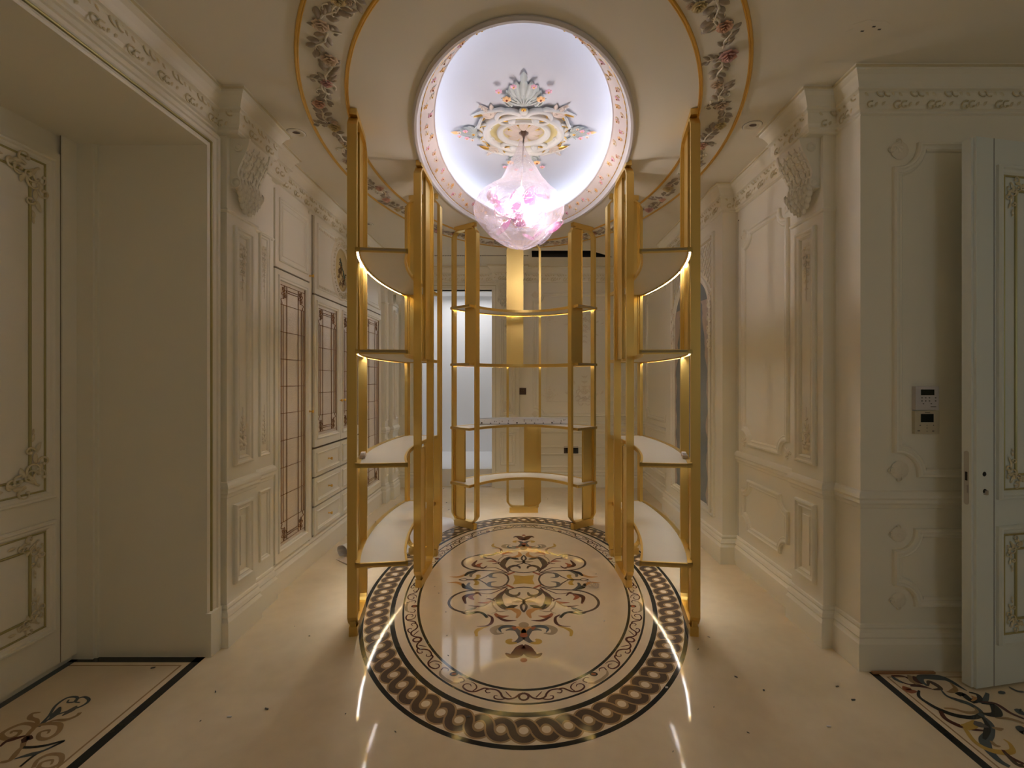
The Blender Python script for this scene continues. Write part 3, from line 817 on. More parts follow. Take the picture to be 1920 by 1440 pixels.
# ================================================================== CABINETS
def knob(fr, a, b, c, parent):
    mb = MB()
    f2 = Fr(fr.P(a, b, c), fr.u, fr.v, fr.n)
    lathe(mb, f2, 0, 0, [(0, 0), (.008, 0), (.008, .003), (.0045, .006), (.0045, .014), (.009, .020), (.012, .026), (.011, .031), (0, .033)], 'gold_leaf', 12)
    k = mb.build('knob', parent); return k
def glass_door(fr, a0, a1, b0, b1, c, parent, rows, kn):
    mb = MB(); m_ = .062
    g = (a0 + m_, a1 - m_, b0 + m_ + .02, b1 - m_)
    box(mb, fr, a0, g[0], b0, b1, c, c + .018, 'paint'); box(mb, fr, g[1], a1, b0, b1, c, c + .018, 'paint')
    box(mb, fr, g[0], g[1], b0, g[2], c, c + .018, 'paint'); box(mb, fr, g[0], g[1], g[3], b1, c, c + .018, 'paint')
    sweep(mb, fr, rectp(g[0] - .028, g[1] + .028, g[2] - .028, g[3] + .028), [(0, c + .018), (.004, c + .026), (.012, c + .026), (.018, c + .020), (.028, c + .018), (.032, c + .004)], 'paint')
    d = mb.build('door', parent)
    mb = MB(); box(mb, fr, g[0], g[1], g[2], g[3], c + .002, c + .005, 'pane'); p = mb.build('pane', d)
    mb = MB()
    W = g[1] - g[0]; Ht = g[3] - g[2]; cc = c + .008
    x1, x2 = g[0] + W * .28, g[1] - W * .28; e1, e2 = g[0] + W * .08, g[1] - W * .08
    Z0, Z1 = g[2], g[3]; tr_ = .0026
    ln = lambda p, q, r_=tr_: tube(mb, [fr.P(*p, cc), fr.P(*q, cc)], r_, 'came', 5)
    ln((x1, Z0 + .03), (x1, Z1 - .03)); ln((x2, Z0 + .03), (x2, Z1 - .03))
    tA = .16
    for x in (e1, e2, g[0] + W * .15, g[1] - W * .15): ln((x, Z0 + tA), (x, Z1 - tA), .0022)
    for k in range(rows + 1):
        z = Z0 + tA + (Ht - 2 * tA) * k / rows
        ln((g[0], z), (g[1], z), .0022)
        for x in (x1, x2): blob(mb, fr.P(x, z, cc), fr.u * .006, fr.v * .006, fr.n * .004, 'came', 6, 4)
    for (z, sg) in ((Z1, -1), (Z0, 1)):
        ln((x1, z + sg * .055), (x2, z + sg * .055)); ln((x1, z + sg * .07), (x2, z + sg * .07)); ln((g[0], z + sg * .028), (g[1], z + sg * .028), .002)
        for side, ex, xx in ((1, e1, x1), (-1, e2, x2)):
            cx = (ex + xx) / 2; cz = z + sg * .075
            for k in range(6):
                t = k * PI / 3 + .3
                pts = [(cx, cz), (cx + math.cos(t - .35) * .020, cz + math.sin(t - .35) * .032), (cx + math.cos(t) * .030, cz + math.sin(t) * .046), (cx + math.cos(t + .35) * .020, cz + math.sin(t + .35) * .032), (cx, cz)]
                q = crom([V(u_) for u_ in pts], 3); tube(mb, [fr.P(p.x, p.y, cc) for p in q], .0021, 'came', 4)
            q = crom([V(u_) for u_ in ((cx, cz + sg * .04), (ex - .002 * side, cz + sg * .05), (ex + .012 * side, cz + sg * .075), (ex, z + sg * tA))], 4)
            tube(mb, [fr.P(p.x, p.y, cc) for p in q], .0025, 'came', 4)
    for x in (g[0] + .002, g[1] - .002): ln((x, Z0), (x, Z1), .003)
    mb.build('lead_tracery', d)
    if kn is not None: knob(fr, kn[0], kn[1], c + .018, d)
    return d
def solid_door(fr, a0, a1, b0, b1, c, parent, kn=None, name='door', inner=True):
    mb = MB()
    box(mb, fr, a0, a1, b0, b1, c, c + .018, 'paint')
    mg = .045 if name == 'door' else .03
    sweep(mb, fr, rectp(a0 + mg, a1 - mg, b0 + mg, b1 - mg), [(0, c + .018), (0, c + .026), (.006, c + .030), (.012, c + .024), (.020, c + .022), (.024, c + .014)], 'paint')
    if inner: sweep(mb, fr, rectp(a0 + mg + .04, a1 - mg - .04, b0 + mg + .04, b1 - mg - .04), [(0, c + .018), (.003, c + .022), (.012, c + .022), (.015, c + .018)], 'paint')
    d = mb.build(name, parent)
    if kn: knob(fr, kn[0], kn[1], c + .02, d)
    return d
def carcass(fr, a0, a1, parent, gaps):
    mb = MB()
    box(mb, fr, a0, a1, 0, CEIL - .2, 0, .018, 'paint')
    hf = Fr(fr.o, fr.u, fr.n, fr.v)
    sweep(mb, hf, [(a0, .018), (a1, .018)], [(0, .19), (.012, .185), (.016, .17), (.008, .155), (.016, .14), (.022, .13), (.022, 0)], 'paint', closed=False)
    mb.build('carcass', parent)
    mb = MB()
    for (x0, x1, z0, z1) in gaps: box(mb, fr, x0, x1, z0, z1, .018, .0185, 'paint_dk')
    mb.build('shadow_gap', parent)
def tall_cab(a0, a1, label, kn_side):
    r = root('tall_cabinet', label, 'cabinet', (-1.65, (a0 + a1) / 2, 0), 'tall glass-door cabinets')
    carcass(LF, a0, a1, r, [(a0 + .02, a1 - .02, .195, 2.66)])
    ka = a1 - .045 if kn_side > 0 else a0 + .045
    glass_door(LF, a0 + .025, a1 - .03, .205, 2.135, .0185, r, 8, (ka, 1.17))
    solid_door(LF, a0 + .025, a1 - .03, 2.147, 2.655, .0185, r, (ka, 2.19))
    mb = MB()
    for x in (a0 + .002, a1 - .024): box(mb, LF, x, x + .020, .19, 2.69, .018, .026, 'paint')
    mb.build('stile', r)
tall_cab(2.93, 3.47, 'tall cream cabinet with leaded glass door left of the drawers', 1)
tall_cab(4.56, 5.18, 'tall cream cabinet with leaded glass door beyond the drawers, nearest the back wall', -1)
r = root('wide_cabinet', 'wide cream cabinet with drawers, two leaded glass doors and an oval picture above', 'cabinet', (-1.65, 4.0, 0))
A0, A1 = 3.47, 4.55; AM = (A0 + A1) / 2
carcass(LF, A0, A1, r, [(A0 + .03, A1 - .03, .195, 2.68)])
for (x0, x1, kx) in ((A0 + .04, AM - .002, AM - .035), (AM + .002, A1 - .04, AM + .035)):
    glass_door(LF, x0, x1, .885, 2.065, .0185, r, 4, (kx, 1.23))
    for k in range(3):
        z0 = .205 + k * .225
        solid_door(LF, x0, x1, z0, z0 + .213, .0185, r, ((x0 + x1) / 2, z0 + .105), 'drawer', False)
mb = MB()
box(mb, LF, A0 + .04, A1 - .04, 2.078, 2.675, .0185, .036, 'paint')
sweep(mb, LF, rectp(A0 + .09, A1 - .09, 2.12, 2.635), [(0, .036), (0, .042), (.006, .046), (.012, .040), (.02, .036)], 'paint')
up = mb.build('picture_panel', r)
for z in (2.60, 2.145):
    mb = MB(); box(mb, LF, A0 + .11, A1 - .11, z - .002, z + .002, .036, .038, 'orn_lt')
    for k in range(30):
        a = A0 + .12 + k * (A1 - A0 - .24) / 29
        blob(mb, LF.P(a, z, .038), LF.u * .006, LF.v * .012, LF.n * .005, 'orn_lt', 6, 4)
    mb.build('bead_row', up)
# oval picture
oc = (4.02, 2.375)
r2 = root('oval_picture', 'oval gold picture of two birds on a branch in a lacy cream frame', 'picture', LF.P(oc[0], oc[1], .037))
mb = MB(); lathe(mb, LF, oc[0], oc[1], [(0, .040), (.150, .040), (.150, .037)], 'picture', 40, 1.0, 1.33); mb.build('painted_ground', r2)
mb = MB()
lathe(mb, LF, oc[0], oc[1], [(.148, .038), (.150, .050), (.158, .054), (.162, .046), (.196, .044), (.204, .052), (.212, .046), (.214, .036)], 'orn_lt', 48, 1.0, 1.25)
for k in range(40):
    t = 2 * PI * k / 40
    a = oc[0] + .179 * math.cos(t); b = oc[1] + .226 * math.sin(t)
    curl(mb, LF, a, b, t + PI / 2, .013, 'orn', 1 if k % 2 else -1, 1.0, .003, .045, 8, 4)
    blob(mb, LF.P(a, b, .050), LF.u * .007, LF.v * .007, LF.n * .006, 'orn', 6, 4)
for k in range(-4, 5):
    leaf(mb, LF, oc[0] + k * .025, oc[1] + .245 - abs(k) * .008, PI / 2 - k * .2, .05, .03, 'orn', .040, .01, 0, 4)
mb.build('lace_frame', r2)
mb = MB()
rn = random.Random(5)
for (x, z, x2, z2) in ((-.06, -.08, .0, .04), (.0, .04, -.05, .09), (-.02, -.02, .05, -.10), (-.06, -.05, -.02, .06), (.02, -.12, .08, -.02), (-.05, -.12, .04, -.10)):
    tube(mb, [LF.P(oc[0] + x, oc[1] + z, .042), LF.P(oc[0] + (x + x2) / 2 + .01, oc[1] + (z + z2) / 2, .042), LF.P(oc[0] + x2, oc[1] + z2, .042)], .0035, 'twig', 4)
    for k in range(7):
        s = rn.random(); leaf(mb, LF, oc[0] + x + (x2 - x) * s, oc[1] + z + (z2 - z) * s, rn.random() * 6.28, .032, .016, 'twig', .0405, .002, 0, 3)
mb.build('painted_branch', r2)
for (x, z, an, s) in ((-.01, .055, 2.2, .034), (.05, -.035, 2.0, .036)):
    mb = MB(); ca, sa = math.cos(an), math.sin(an); d1 = LF.u * ca + LF.v * sa; d2 = LF.u * -sa + LF.v * ca
    c = LF.P(oc[0] + x, oc[1] + z, .0415)
    blob(mb, c, d1 * s, d2 * s * .42, LF.n * .003, 'bird', 10, 5)
    blob(mb, c + d1 * s, d1 * s * .35, d2 * s * .32, LF.n * .003, 'bird', 8, 4)
    leaf(mb, LF, oc[0] + x - ca * s * .6, oc[1] + z - sa * s * .6, an + PI, s * 2.0, s * .5, 'bird', .041, .002, 0, 4)
    mb.build('painted_bird', r2)

# ================================================================== LEFT RECESS DOOR
def rococo(mb, fr, a, b, sa, sb, s, m, c):
    "bold corner scrollwork: volutes along both edges with leaves"
    dx, dy = sa, sb
    for k, (px, py, an, rr, sg) in enumerate(((0, .0, .2, .20, 1), (.35, .05, .0, .16, -1), (.7, .02, .3, .12, 1), (.0, .3, 1.4, .17, -1), (.04, .62, 1.5, .13, 1), (.28, .28, .78, .18, 1), (.1, .95, 1.6, .10, -1), (.45, .35, .4, .12, -1))):
        ang = math.atan2(math.sin(an) * dy, math.cos(an) * dx)
        curl(mb, fr, a + dx * px * s, b + dy * py * s, ang, s * rr, m, sg * sa * sb, 1.15, s * .035, c, 14, 6)
    for k, (px, py, an, L) in enumerate(((.05, .05, .78, .4), (.3, 0, -.1, .35), (.55, .05, .3, .32), (0, .3, 1.7, .35), (.05, .6, 1.3, .32), (.3, .25, .9, .34), (.85, .02, -.1, .3), (.03, .9, 1.7, .3), (.15, 1.2, 1.6, .22), (.15, 1.4, 1.6, .16))):
        ang = math.atan2(math.sin(an) * dy, math.cos(an) * dx)
        leaf(mb, fr, a + dx * px * s, b + dy * py * s, ang, s * L, s * L * .42, m, c, s * .05, .6 * sa * sb, 5)
def classic_panel(fr, a0, a1, b0, b1, c, parent, mp, osz, name='panel', sides=(1, -1)):
    mb = MB()
    sweep(mb, fr, rectp(a0, a1, b0, b1), [(0, c), (0, c + .012), (.006, c + .020), (.014, c + .020), (.020, c + .012), (.030, c + .010), (.040, c + .002), (.04, c)], mp)
    pn = mb.build(name, parent)
    mb = MB()
    sweep(mb, fr, rectp(a0 + .040, a1 - .040, b0 + .040, b1 - .040), [(0, c), (0, c + .004), (.004, c + .006), (.008, c + .004), (.008, c)], 'gold_line')
    i0 = .105
    sweep(mb, fr, rectp(a0 + i0, a1 - i0, b0 + i0, b1 - i0), [(0, c), (0, c + .006), (.005, c + .009), (.010, c + .006), (.010, c)], 'gold_line')
    mb.build('gold_bead', pn)
    for (a, sa) in ((a0 + i0 - .03, 1), (a1 - i0 + .03, -1)):
        if sa not in sides: continue
        for (b, sb) in ((b0 + i0 - .03, 1), (b1 - i0 + .03, -1)):
            mb = MB(); rococo(mb, fr, a, b, sa, sb, osz, 'orn', c + .004); mb.build('scroll_carving', pn)
    return pn
r = root('recess_door', 'dim cream double-panel door with gilt corner scrolls in the left recess', 'door', (-2.27, 1.7, 0))
mb = MB(); box(mb, DF, 1.10, 2.285, 0.03, 2.50, 0, .015, 'paint'); mb.build('door_leaf', r)
mb = MB(); box(mb, DF, 2.215, 2.305, .03, 2.594, .015, .024, 'paint'); box(mb, DF, 2.213, 2.215, .03, 2.594, .015, .0165, 'paint_dk'); mb.build('frame', r)
classic_panel(DF, 1.35, 2.185, .84, 2.46, .015, r, 'paint', .17, 'upper_panel')
classic_panel(DF, 1.35, 2.185, .20, .735, .015, r, 'paint', .11, 'lower_panel')

# ================================================================== OPEN DOOR AT THE RIGHT
dv = V((0.272, 0.050, 0)).normalized(); nv = V((dv.y, -dv.x, 0))
OD = Fr((2.040, 2.050, 0), dv, (0, 0, 1), nv)
r = root('open_door', 'grey-white panelled door leaf standing open at the right edge with gilt beading', 'door', (2.040, 2.050, 0))
mb = MB()
box(mb, OD, 0, .86, .012, 2.502, -.050, 0, 'doorp')
box(mb, OD, -.012, 0, .012, 2.502, -.050, -.012, 'doorp')
box(mb, OD, .098, .100, .012, 2.502, 0, .0012, 'print')
mb.build('door_leaf', r)
classic_panel(OD, .110, .76, .86, 2.38, 0, r, 'doorp', .10, 'upper_panel')
classic_panel(OD, .110, .76, .20, .74, 0, r, 'doorp', .09, 'lower_panel')
ED = Fr(OD.P(-.012, 0, -.031), nv, (0, 0, 1), -dv)
mb = MB()
pts = []
for k in range(17): pts.append((.010 * math.cos(PI * k / 16), 1.07 + .010 * math.sin(PI * k / 16)))
for k in range(17): pts.append((-.010 * math.cos(PI * k / 16), .845 - .010 * math.sin(PI * k / 16)))
vs = [ED.P(*p, .0015) for p in pts] + [ED.P(*p, 0) for p in pts]; n = len(pts)
mb.add(vs, [tuple(range(n))] + [(i, (i + 1) % n, n + (i + 1) % n, n + i) for i in range(n)], 'steel')
box(mb, ED, -.005, .005, .945, .985, .0015, .0018, 'dark'); box(mb, ED, -.005, .006, .89, .925, .0015, .006, 'steel')
mb.build('lock_plate', r)
mb = MB(); lathe(mb, OD, .045, .978, [(0, .001), (.010, .001), (.011, 0)], 'dark', 14); mb.build('spindle_hole', r)
mb = MB(); lathe(mb, OD, .047, .900, [(0, .006), (.008, .006), (.011, 0)], 'dark', 14); box(mb, OD, .040, .054, .885, .905, 0, .010, 'steel'); mb.build('keyhole', r)

# ================================================================== ARCHED NICHE (unfinished)
NFr = Fr((1.53, 0, 0), (0, 1, 0), (0, 0, 1), (-1, 0, 0))
na0, na1, nz0, nzs = 3.74, 4.58, .37, 1.98
nam = (na0 + na1) / 2; nr = (na1 - na0) / 2; rz = .33
arch = [(na0, nz0), (na1, nz0)] + [(nam + nr * math.cos(PI * k / 24), nzs + rz * math.sin(PI * k / 24)) for k in range(25)]
r = root('arched_niche', 'tall arched niche of bare grey cement in a carved cream frame on the right wall', 'niche', (1.53, nam, nz0))
mb = MB(); n = len(arch)
mb.add([NFr.P(*p, .004) for p in arch], [tuple(range(n))], 'cement'); mb.build('cement_panel', r)
mb = MB()
sweep(mb, NFr, arch, [(-.045, 0), (-.045, .018), (-.036, .026), (-.02, .024), (-.012, .014), (0, .012), (.004, .004)], 'paint'); mb.build('arch_frame', r)
mb = MB(); sweep(mb, NFr, rectp(na0 - .10, na1 + .10, nz0 - .06, 2.60), [(0, 0), (0, .016), (.010, .024), (.020, .016), (.03, .006), (.03, 0)], 'paint')
sweep(mb, NFr, rectp(na0 - .064, na1 + .064, nz0 - .024, 2.564), [(0, 0), (0, .010), (.006, .012), (.012, .010), (.012, 0)], 'orn'); mb.build('outer_frame', r)
mb = MB()
def inside(a, z):
    if not (na0 - .045 < a < na1 + .045 and nzs < z < 2.545): return False
    return ((a - nam) / (nr + .06)) ** 2 + ((z - nzs) / (rz + .06)) ** 2 > 1
for sg in (1, -1):
    for k in range(-16, 30):
        run = []
        for q in range(70):
            a = na0 - .05 + q * .0135; z = nzs + sg * (a - na0) * 1.25 + k * .075
            if inside(a, z): run.append(NFr.P(a, z, .005))
            else:
                if len(run) > 1: tube(mb, [run[0], run[-1]], .004, 'orn_lt', 4)
                run = []
        if len(run) > 1: tube(mb, [run[0], run[-1]], .004, 'orn_lt', 4)
for i in range(15):
    for j in range(8):
        a = na0 - .03 + i * .060; z = nzs + .05 + j * .075 + (.0375 if i % 2 else 0)
        if inside(a, z): flower(mb, NFr, a, z, .013, 'orn_lt', None, .002, 4)
mb.build('lattice', r)
for (a, sg) in ((na0 - .03, 1), (na1 + .03, -1)):
    mb = MB()
    for k in range(9):
        z = 2.10 - k * .055
        curl(mb, NFr, a, z, -1.6 + .5 * sg * (1 if k % 2 else -1), .020, 'orn_lt', sg * (1 if k % 2 else -1), 1.0, .006, .018, 9, 4)
        leaf(mb, NFr, a, z, -1.5 + .6 * sg * (1 if k % 2 else -1), .06, .028, 'orn_lt', .018, .012, .3, 4)
    mb.build('arch_carving', r)
for (a, sa) in ((na0 - .085, 1), (na1 + .085, -1)):
    mb = MB(); rococo(mb, NFr, a, nz0 - .05, sa, 1, .055, 'orn', .014); mb.build('frame_carving', r)
    mb = MB(); rococo(mb, NFr, a, 2.585, sa, -1, .06, 'orn', .014); mb.build('frame_carving', r)
mb = MB(); rn = random.Random(11)
for sd, a in ((1, na0), (-1, na1)):
    e = []; N = 46
    for k in range(N + 1):
        z = nz0 + (nzs + .10 - nz0) * k / N
        lim = 0 if z < nzs else nr * (1 - math.sqrt(max(0, 1 - ((z - nzs) / rz) ** 2)))
        wd = .045 + .018 * math.sin(k * .8) + rn.uniform(-.012, .012) + (.12 * max(0, (k - 30) / 16) if True else 0)
        e.append((a + sd * lim, a + sd * (lim + wd), z))
    vs = []
    for (p, q, z) in e: vs += [NFr.P(p, z, .006), NFr.P((p + q) / 2, z, .014), NFr.P(q, z + .006, .007)]
    mb.add(vs, [(3 * i + j, 3 * i + j + 1, 3 * i + j + 4, 3 * i + j + 3) for i in range(N) for j in (0, 1)], 'torn', True)
mb.build('torn_edge', r)

# ================================================================== CEILING GARLAND
r = root('rose_garland', 'broad oval ceiling band of moulded roses and leaves between gold beads', 'garland', (0, CYC, CEIL))
mb = MB(); ring_prof(mb, [(.012, -.001), (.012, -.0025), (.223, -.0025), (.223, -.001)], 'ceil', smooth=False); mb.build('band', r)
for d in (.006, .229):
    mb = MB()
    for dd, rr in ((-.004, .007), (.005, .0045)):
        tube(mb, [CEILF.P(*cel(2 * PI * j / 160, d + dd), .003) for j in range(160)], rr, 'gold_leaf', 6, closed=True)
    mb.build('gold_bead', r)
GF = Fr((0, CYC, CEIL), (1, 0, 0), (0, -1, 0), (0, 0, -1))
rn = random.Random(21)
def place(proto_o, first, t, d, rot, sc=1.0):
    o = proto_o if first else proto_o.copy()
    if not first: COL.objects.link(o); o.parent = proto_o.parent
    x, y = cel(t, d); o.location = (x, y - CYC, 0); o.rotation_euler = (0, 0, rot); o.scale = (sc, sc, sc)
    return o
roses = []
for k, mm in enumerate(('rose_c', 'rose_b', 'rose_a', 'rose_y')):
    mb = MB(); rose(mb, GF, 0, 0, .040, mm, .004, k)
    if mm == 'rose_y': rose(mb, GF, .045, .02, .022, 'rose_c', .004, 9)
    roses.append([mb.build('rose', r), True])
sprays = []
for k in range(3):
    mb = MB()
    q = random.Random(50 + k)
    tube(mb, [GF.P(-.07, 0, .006), GF.P(-.02, .012, .010), GF.P(.04, -.006, .008), GF.P(.085, .012, .004)], [.005, .005, .004, .002], 'orn_lt', 5)
    for j in range(5):
        s = j / 4; a = -.05 + .11 * s
        for sd in (-1, 1):
            if q.random() < .8: leaf(mb, GF, a, .003 * sd, sd * q.uniform(.6, 1.3), q.uniform(.045, .065), q.uniform(.022, .032), 'leafy', .004, .012, -sd * .5, 5)
    leaf(mb, GF, .08, .01, .3, .05, .022, 'leafy', .004, .010, .3, 5)
    sprays.append([mb.build('leaf_spray', r), True])
mb = MB()
curl(mb, GF, -.05, 0, .9, .045, 'orn_lt', -1, 1.1, .006, .004, 16, 5); curl(mb, GF, -.05, 0, -.6, .030, 'orn_lt', 1, 1.0, .005, .004, 14, 5)
tend = [mb.build('tendril', r), True]
N = 52
for k in range(N):
    t = 2 * PI * (k + .5) / N
    x, y = cel(t, .11)
    tang = math.atan2((CB - .11) * math.cos(t), -(CA - .11) * math.sin(t))
    d = .118 + .038 * math.sin(k * 1.9)
    p = roses[(k * 3 + k // 4) % 4]
    place(p[0], p[1], t, d, rn.uniform(0, 6.28), rn.uniform(.72, 1.08)); p[1] = False
    for j in (0,):
        p = sprays[(k + j) % 3]; place(p[0], p[1], t + .055, .118 + .03 * math.sin(k * 1.9 + 1.5), tang + PI * (k % 2) + rn.uniform(-.5, .5), rn.uniform(.8, 1.1)); p[1] = False
    if k % 3 == 0: place(tend[0], tend[1], t - .03, .12, tang + rn.uniform(-.5, .5), 1.0); tend[1] = False
    if k % 2 == 0:
        p = sprays[(k + 1) % 3]; place(p[0], False, t, d + (.04 if d < .118 else -.04), tang + PI / 2 * (1 if k % 4 else -1), .7)

# ================================================================== DOME ROSETTE
DZ = CEIL + .265
RFm = Fr((0, 3.20, DZ), (1, 0, 0), (0, -1, 0), (0, 0, -1))   # b = towards the camera
r = root('ceiling_rose', 'large moulded ceiling rose with gilt shells and four flower sprays inside the oval dome', 'ceiling rose', (0, 3.20, DZ))
mb = MB()
lathe(mb, RFm, 0, 0, [(.0, .012), (.145, .012), (.150, .018), (.158, .032), (.172, .036), (.186, .030), (.190, .016), (.236, .014), (.240, .024), (.252, .040), (.268, .044), (.284, .034), (.292, .012), (.300, 0)], 'plaster', 72, 1, .86,
      mfun=lambda i: 'cover' if i in (0, 6) else 'plaster')
mb.build('oval_plate', r)
mb = MB()
for k in range(16):
    t = 2 * PI * k / 16
    if k % 2 == 0:
        for q in (-.30, -.15, 0, .15, .30):
            leaf(mb, RFm, .02 * math.cos(t), .02 * math.sin(t), t + q, .125 - abs(q) * .05, .035, 'beigeorn', .012, .014, 0, 5)
    else:
        a, b = .118 * math.cos(t), .100 * math.sin(t)
        for q in (-1, 1): curl(mb, RFm, a, b, t + q * 1.9, .018, 'gold_leaf', q, .9, .003, .014, 9, 4)
        leaf(mb, RFm, a, b, t + PI, .05, .03, 'cover', .012, .01, 0, 4)
mb.build('centre_leaves', r)
def cartouche(t, s, big):
    R = .285; a, b = R * math.cos(t), R * .86 * math.sin(t)
    fr = Fr(RFm.P(a, b, 0), RFm.u * math.cos(t) + RFm.v * math.sin(t), RFm.u * -math.sin(t) + RFm.v * math.cos(t), RFm.n)
    m1 = MB()
    for sd in (-1, 1):
        curl(m1, fr, -.01, sd * .02, sd * .5, .055 * s, 'plaster', sd, 1.25, .015 * s, .010, 18, 7)
        curl(m1, fr, .005, sd * .03, sd * .6, .045 * s, 'gold_leaf', sd, 1.1, .005 * s, .026, 16, 5)
        tube(m1, [fr.P(-.02, sd * .03 * s, .016), fr.P(.03 * s, sd * .10 * s, .022), fr.P(.0, sd * .19 * s, .014), fr.P(-.04 * s, sd * .24 * s, .006)], [.012, .014, .011, .004], 'plaster', 6)
        leaf(m1, fr, -.01 * s, sd * .17 * s, sd * 1.9, .07 * s, .026 * s, 'gold_leaf', .012, .012, .5 * sd, 5)
    blob(m1, fr.P(.015, 0, .02), fr.u * .026 * s, fr.v * .024 * s, fr.n * .02, 'plaster', 10, 6)
    o = m1.build('cartouche', r)
    m2 = MB(); L = .155 if not big else .26
    st = .05 * s
    nl = 9 if big else 7
    for k in range(nl):
        q = -1 + 2 * k / (nl - 1)
        leaf(m2, fr, st, q * .012, q * 1.0, L * (1 - .45 * abs(q)), .045 * s, 'leafg', .010, .020, -q * .5, 6)
        tube(m2, [fr.P(st, q * .01, .018), fr.P(st + L * .3 * math.cos(q * .9), L * .3 * math.sin(q * .9), .030), fr.P(st + L * .62 * math.cos(q * 1.05), L * .62 * math.sin(q * 1.05), .02)], [.006, .006, .002], 'leafg', 5)
    for sd in (-1, 1):
        curl(m2, fr, st + .01, sd * .05 * s, sd * 1.2, .028 * s, 'leafg', sd * -1 if big else sd, 1.0, .008 * s, .012, 12, 6)
        if big: curl(m2, fr, st + .0, sd * .09, sd * 1.45, .034, 'leafg', -sd, .8, .008, .012, 12, 6)
    leaf(m2, fr, st + L * .8, 0, 0, L * .4, .03 * s, 'orangef' if not big else 'leafg', .012, .014, 0, 4)
    m2.build('leaf_spray', o)
    if big: fl = ((.16, .105, .030, 'orangef'), (.16, -.105, .030, 'orangef'), (.235, .150, .024, 'pinkf'), (.235, -.150, .024, 'pinkf'), (.28, .06, .022, 'pinkf'), (.28, -.06, .022, 'pinkf'), (.05, 0, .020, 'gold_leaf'))
    else: fl = ((.12, .045, .020, 'pinkf'), (.12, -.045, .020, 'pinkf'), (.17, .02, .017, 'pinkf'), (.165, -.03, .015, 'rose_c'), (.07, 0, .014, 'gold_leaf'), (.085, .07, .014, 'rose_c'))
    for (a_, b_, rr, mm) in fl: m3 = MB(); flower(m3, fr, a_, b_, rr, mm, 'gold_leaf' if mm == 'pinkf' else 'red', .030, 6); m3.build('painted_flower', o)
for t, s, big in ((0, .85, False), (PI, .85, False), (PI / 2, 1.45, True), (-PI / 2, 1.45, True)): cartouche(t, s, big)
for t in (PI / 4 + .1, 3 * PI / 4 - .1, -PI / 4 - .1, -3 * PI / 4 + .1):
    mb = MB(); R = .30; a, b = R * math.cos(t), R * .86 * math.sin(t)
    for k in range(5):
        leaf(mb, RFm, a, b, t + (k - 2) * .45, .15 - abs(k - 2) * .03, .04, 'beigeorn', .008, .020, .2 * (k - 2), 5)
        flower(mb, RFm, a + math.cos(t) * (.04 + .025 * k), b + math.sin(t) * (.04 + .025 * k), .024 - .003 * k, 'beigeorn', None, .018, 5)
    mb.build('corner_spray', r)

# ================================================================== WRAPPED CHANDELIER
CX, CY = -.018, 3.20
r = root('wrapped_chandelier', 'lit pink glass chandelier still wrapped in a clear plastic bag under the dome', 'chandelier', (CX, CY, 2.33))
WF = Fr((CX, CY, 0), (1, 0, 0), (0, 1, 0), (0, 0, 1))
mb = MB()
lathe(mb, WF, .018, 0, [(0, 3.148), (.034, 3.148), (.034, 3.140), (.020, 3.130), (.010, 3.118), (.006, 3.10)], 'socket', 20)
tube(mb, [WF.P(.018, 0, 3.12), WF.P(0, 0, 2.75)], .006, 'steel', 8); mb.build('hanging_rod', r)
for (x, y, z) in ((0, -.02, 2.73), (-.085, -.12, 2.585), (.11, -.10, 2.56), (.06, .1, 2.60), (.10, -.13, 2.50)):
    mb = MB(); blob(mb, V((CX + x, CY + y, z)), V((.020, 0, 0)), V((0, .020, 0)), V((0, 0, .024)), 'bulb', 10, 7); mb.build('bulb', r)
rn = random.Random(8)
for k in range(28):
    mb = MB()
    t = 2 * PI * k / 28 * 3.0 + rn.uniform(-.4, .4); R = rn.uniform(.12, .24); z = 2.58 + rn.uniform(-.15, .12)
    c = V((CX + R * math.cos(t), CY + R * math.sin(t), z))
    ax = V((rn.uniform(-1, 1), rn.uniform(-1, 1), rn.uniform(-.6, .6))).normalized(); ay = ax.orthogonal().normalized(); az = ax.cross(ay)
    s = rn.uniform(.040, .072)
    mm = 'pinkglass' if k % 5 < 3 else 'clearglass'
    blob(mb, c, ax * s, ay * s * rn.uniform(.6, 1), az * s * .22, mm, 14, 7)
    for q in range(16):
        pass
    tube(mb, [c + ax * s * math.cos(2 * PI * q / 16) + ay * s * math.sin(2 * PI * q / 16) for q in range(16)], .0035, mm, 5, closed=True)
    mb.build('glass_disc', r)
# crumpled bag
mb = MB()
prof = [(3.085, .010), (3.05, .022), (3.00, .045), (2.95, .072), (2.90, .100), (2.85, .130), (2.80, .165), (2.76, .205), (2.72, .255), (2.68, .300), (2.64, .328), (2.60, .338), (2.56, .328), (2.52, .300), (2.48, .262), (2.44, .218), (2.405, .172), (2.375, .125), (2.35, .080), (2.33, .022)]
SEG = 44; vs = []
for i, (z, rr) in enumerate(prof):
    for j in range(SEG):
        t = 2 * PI * j / SEG
        nz_ = noise.noise(V((math.cos(t) * 1.5, math.sin(t) * 1.5, z * 4))) * .16 + noise.noise(V((math.cos(t) * 6, math.sin(t) * 6, z * 20))) * .035
        fold = .03 * abs(math.sin(t * 3.5 + z * 3)) + .05 * abs(math.sin(t * 1.5 + .9))
        k_ = 1 + (nz_ - fold * (1 if z > 2.7 else .4)) * min(1, rr / .1 + .4)
        off = -.010 if z < 2.75 else 0
        vs.append(WF.P(rr * k_ * math.cos(t) + off, rr * k_ * math.sin(t), z + noise.noise(V((math.cos(t) * 5, math.sin(t) * 5, z * 9))) * .018))
fs = [(i * SEG + j, i * SEG + (j + 1) % SEG, (i + 1) * SEG + (j + 1) % SEG, (i + 1) * SEG + j) for i in range(len(prof) - 1) for j in range(SEG)]
tri = []
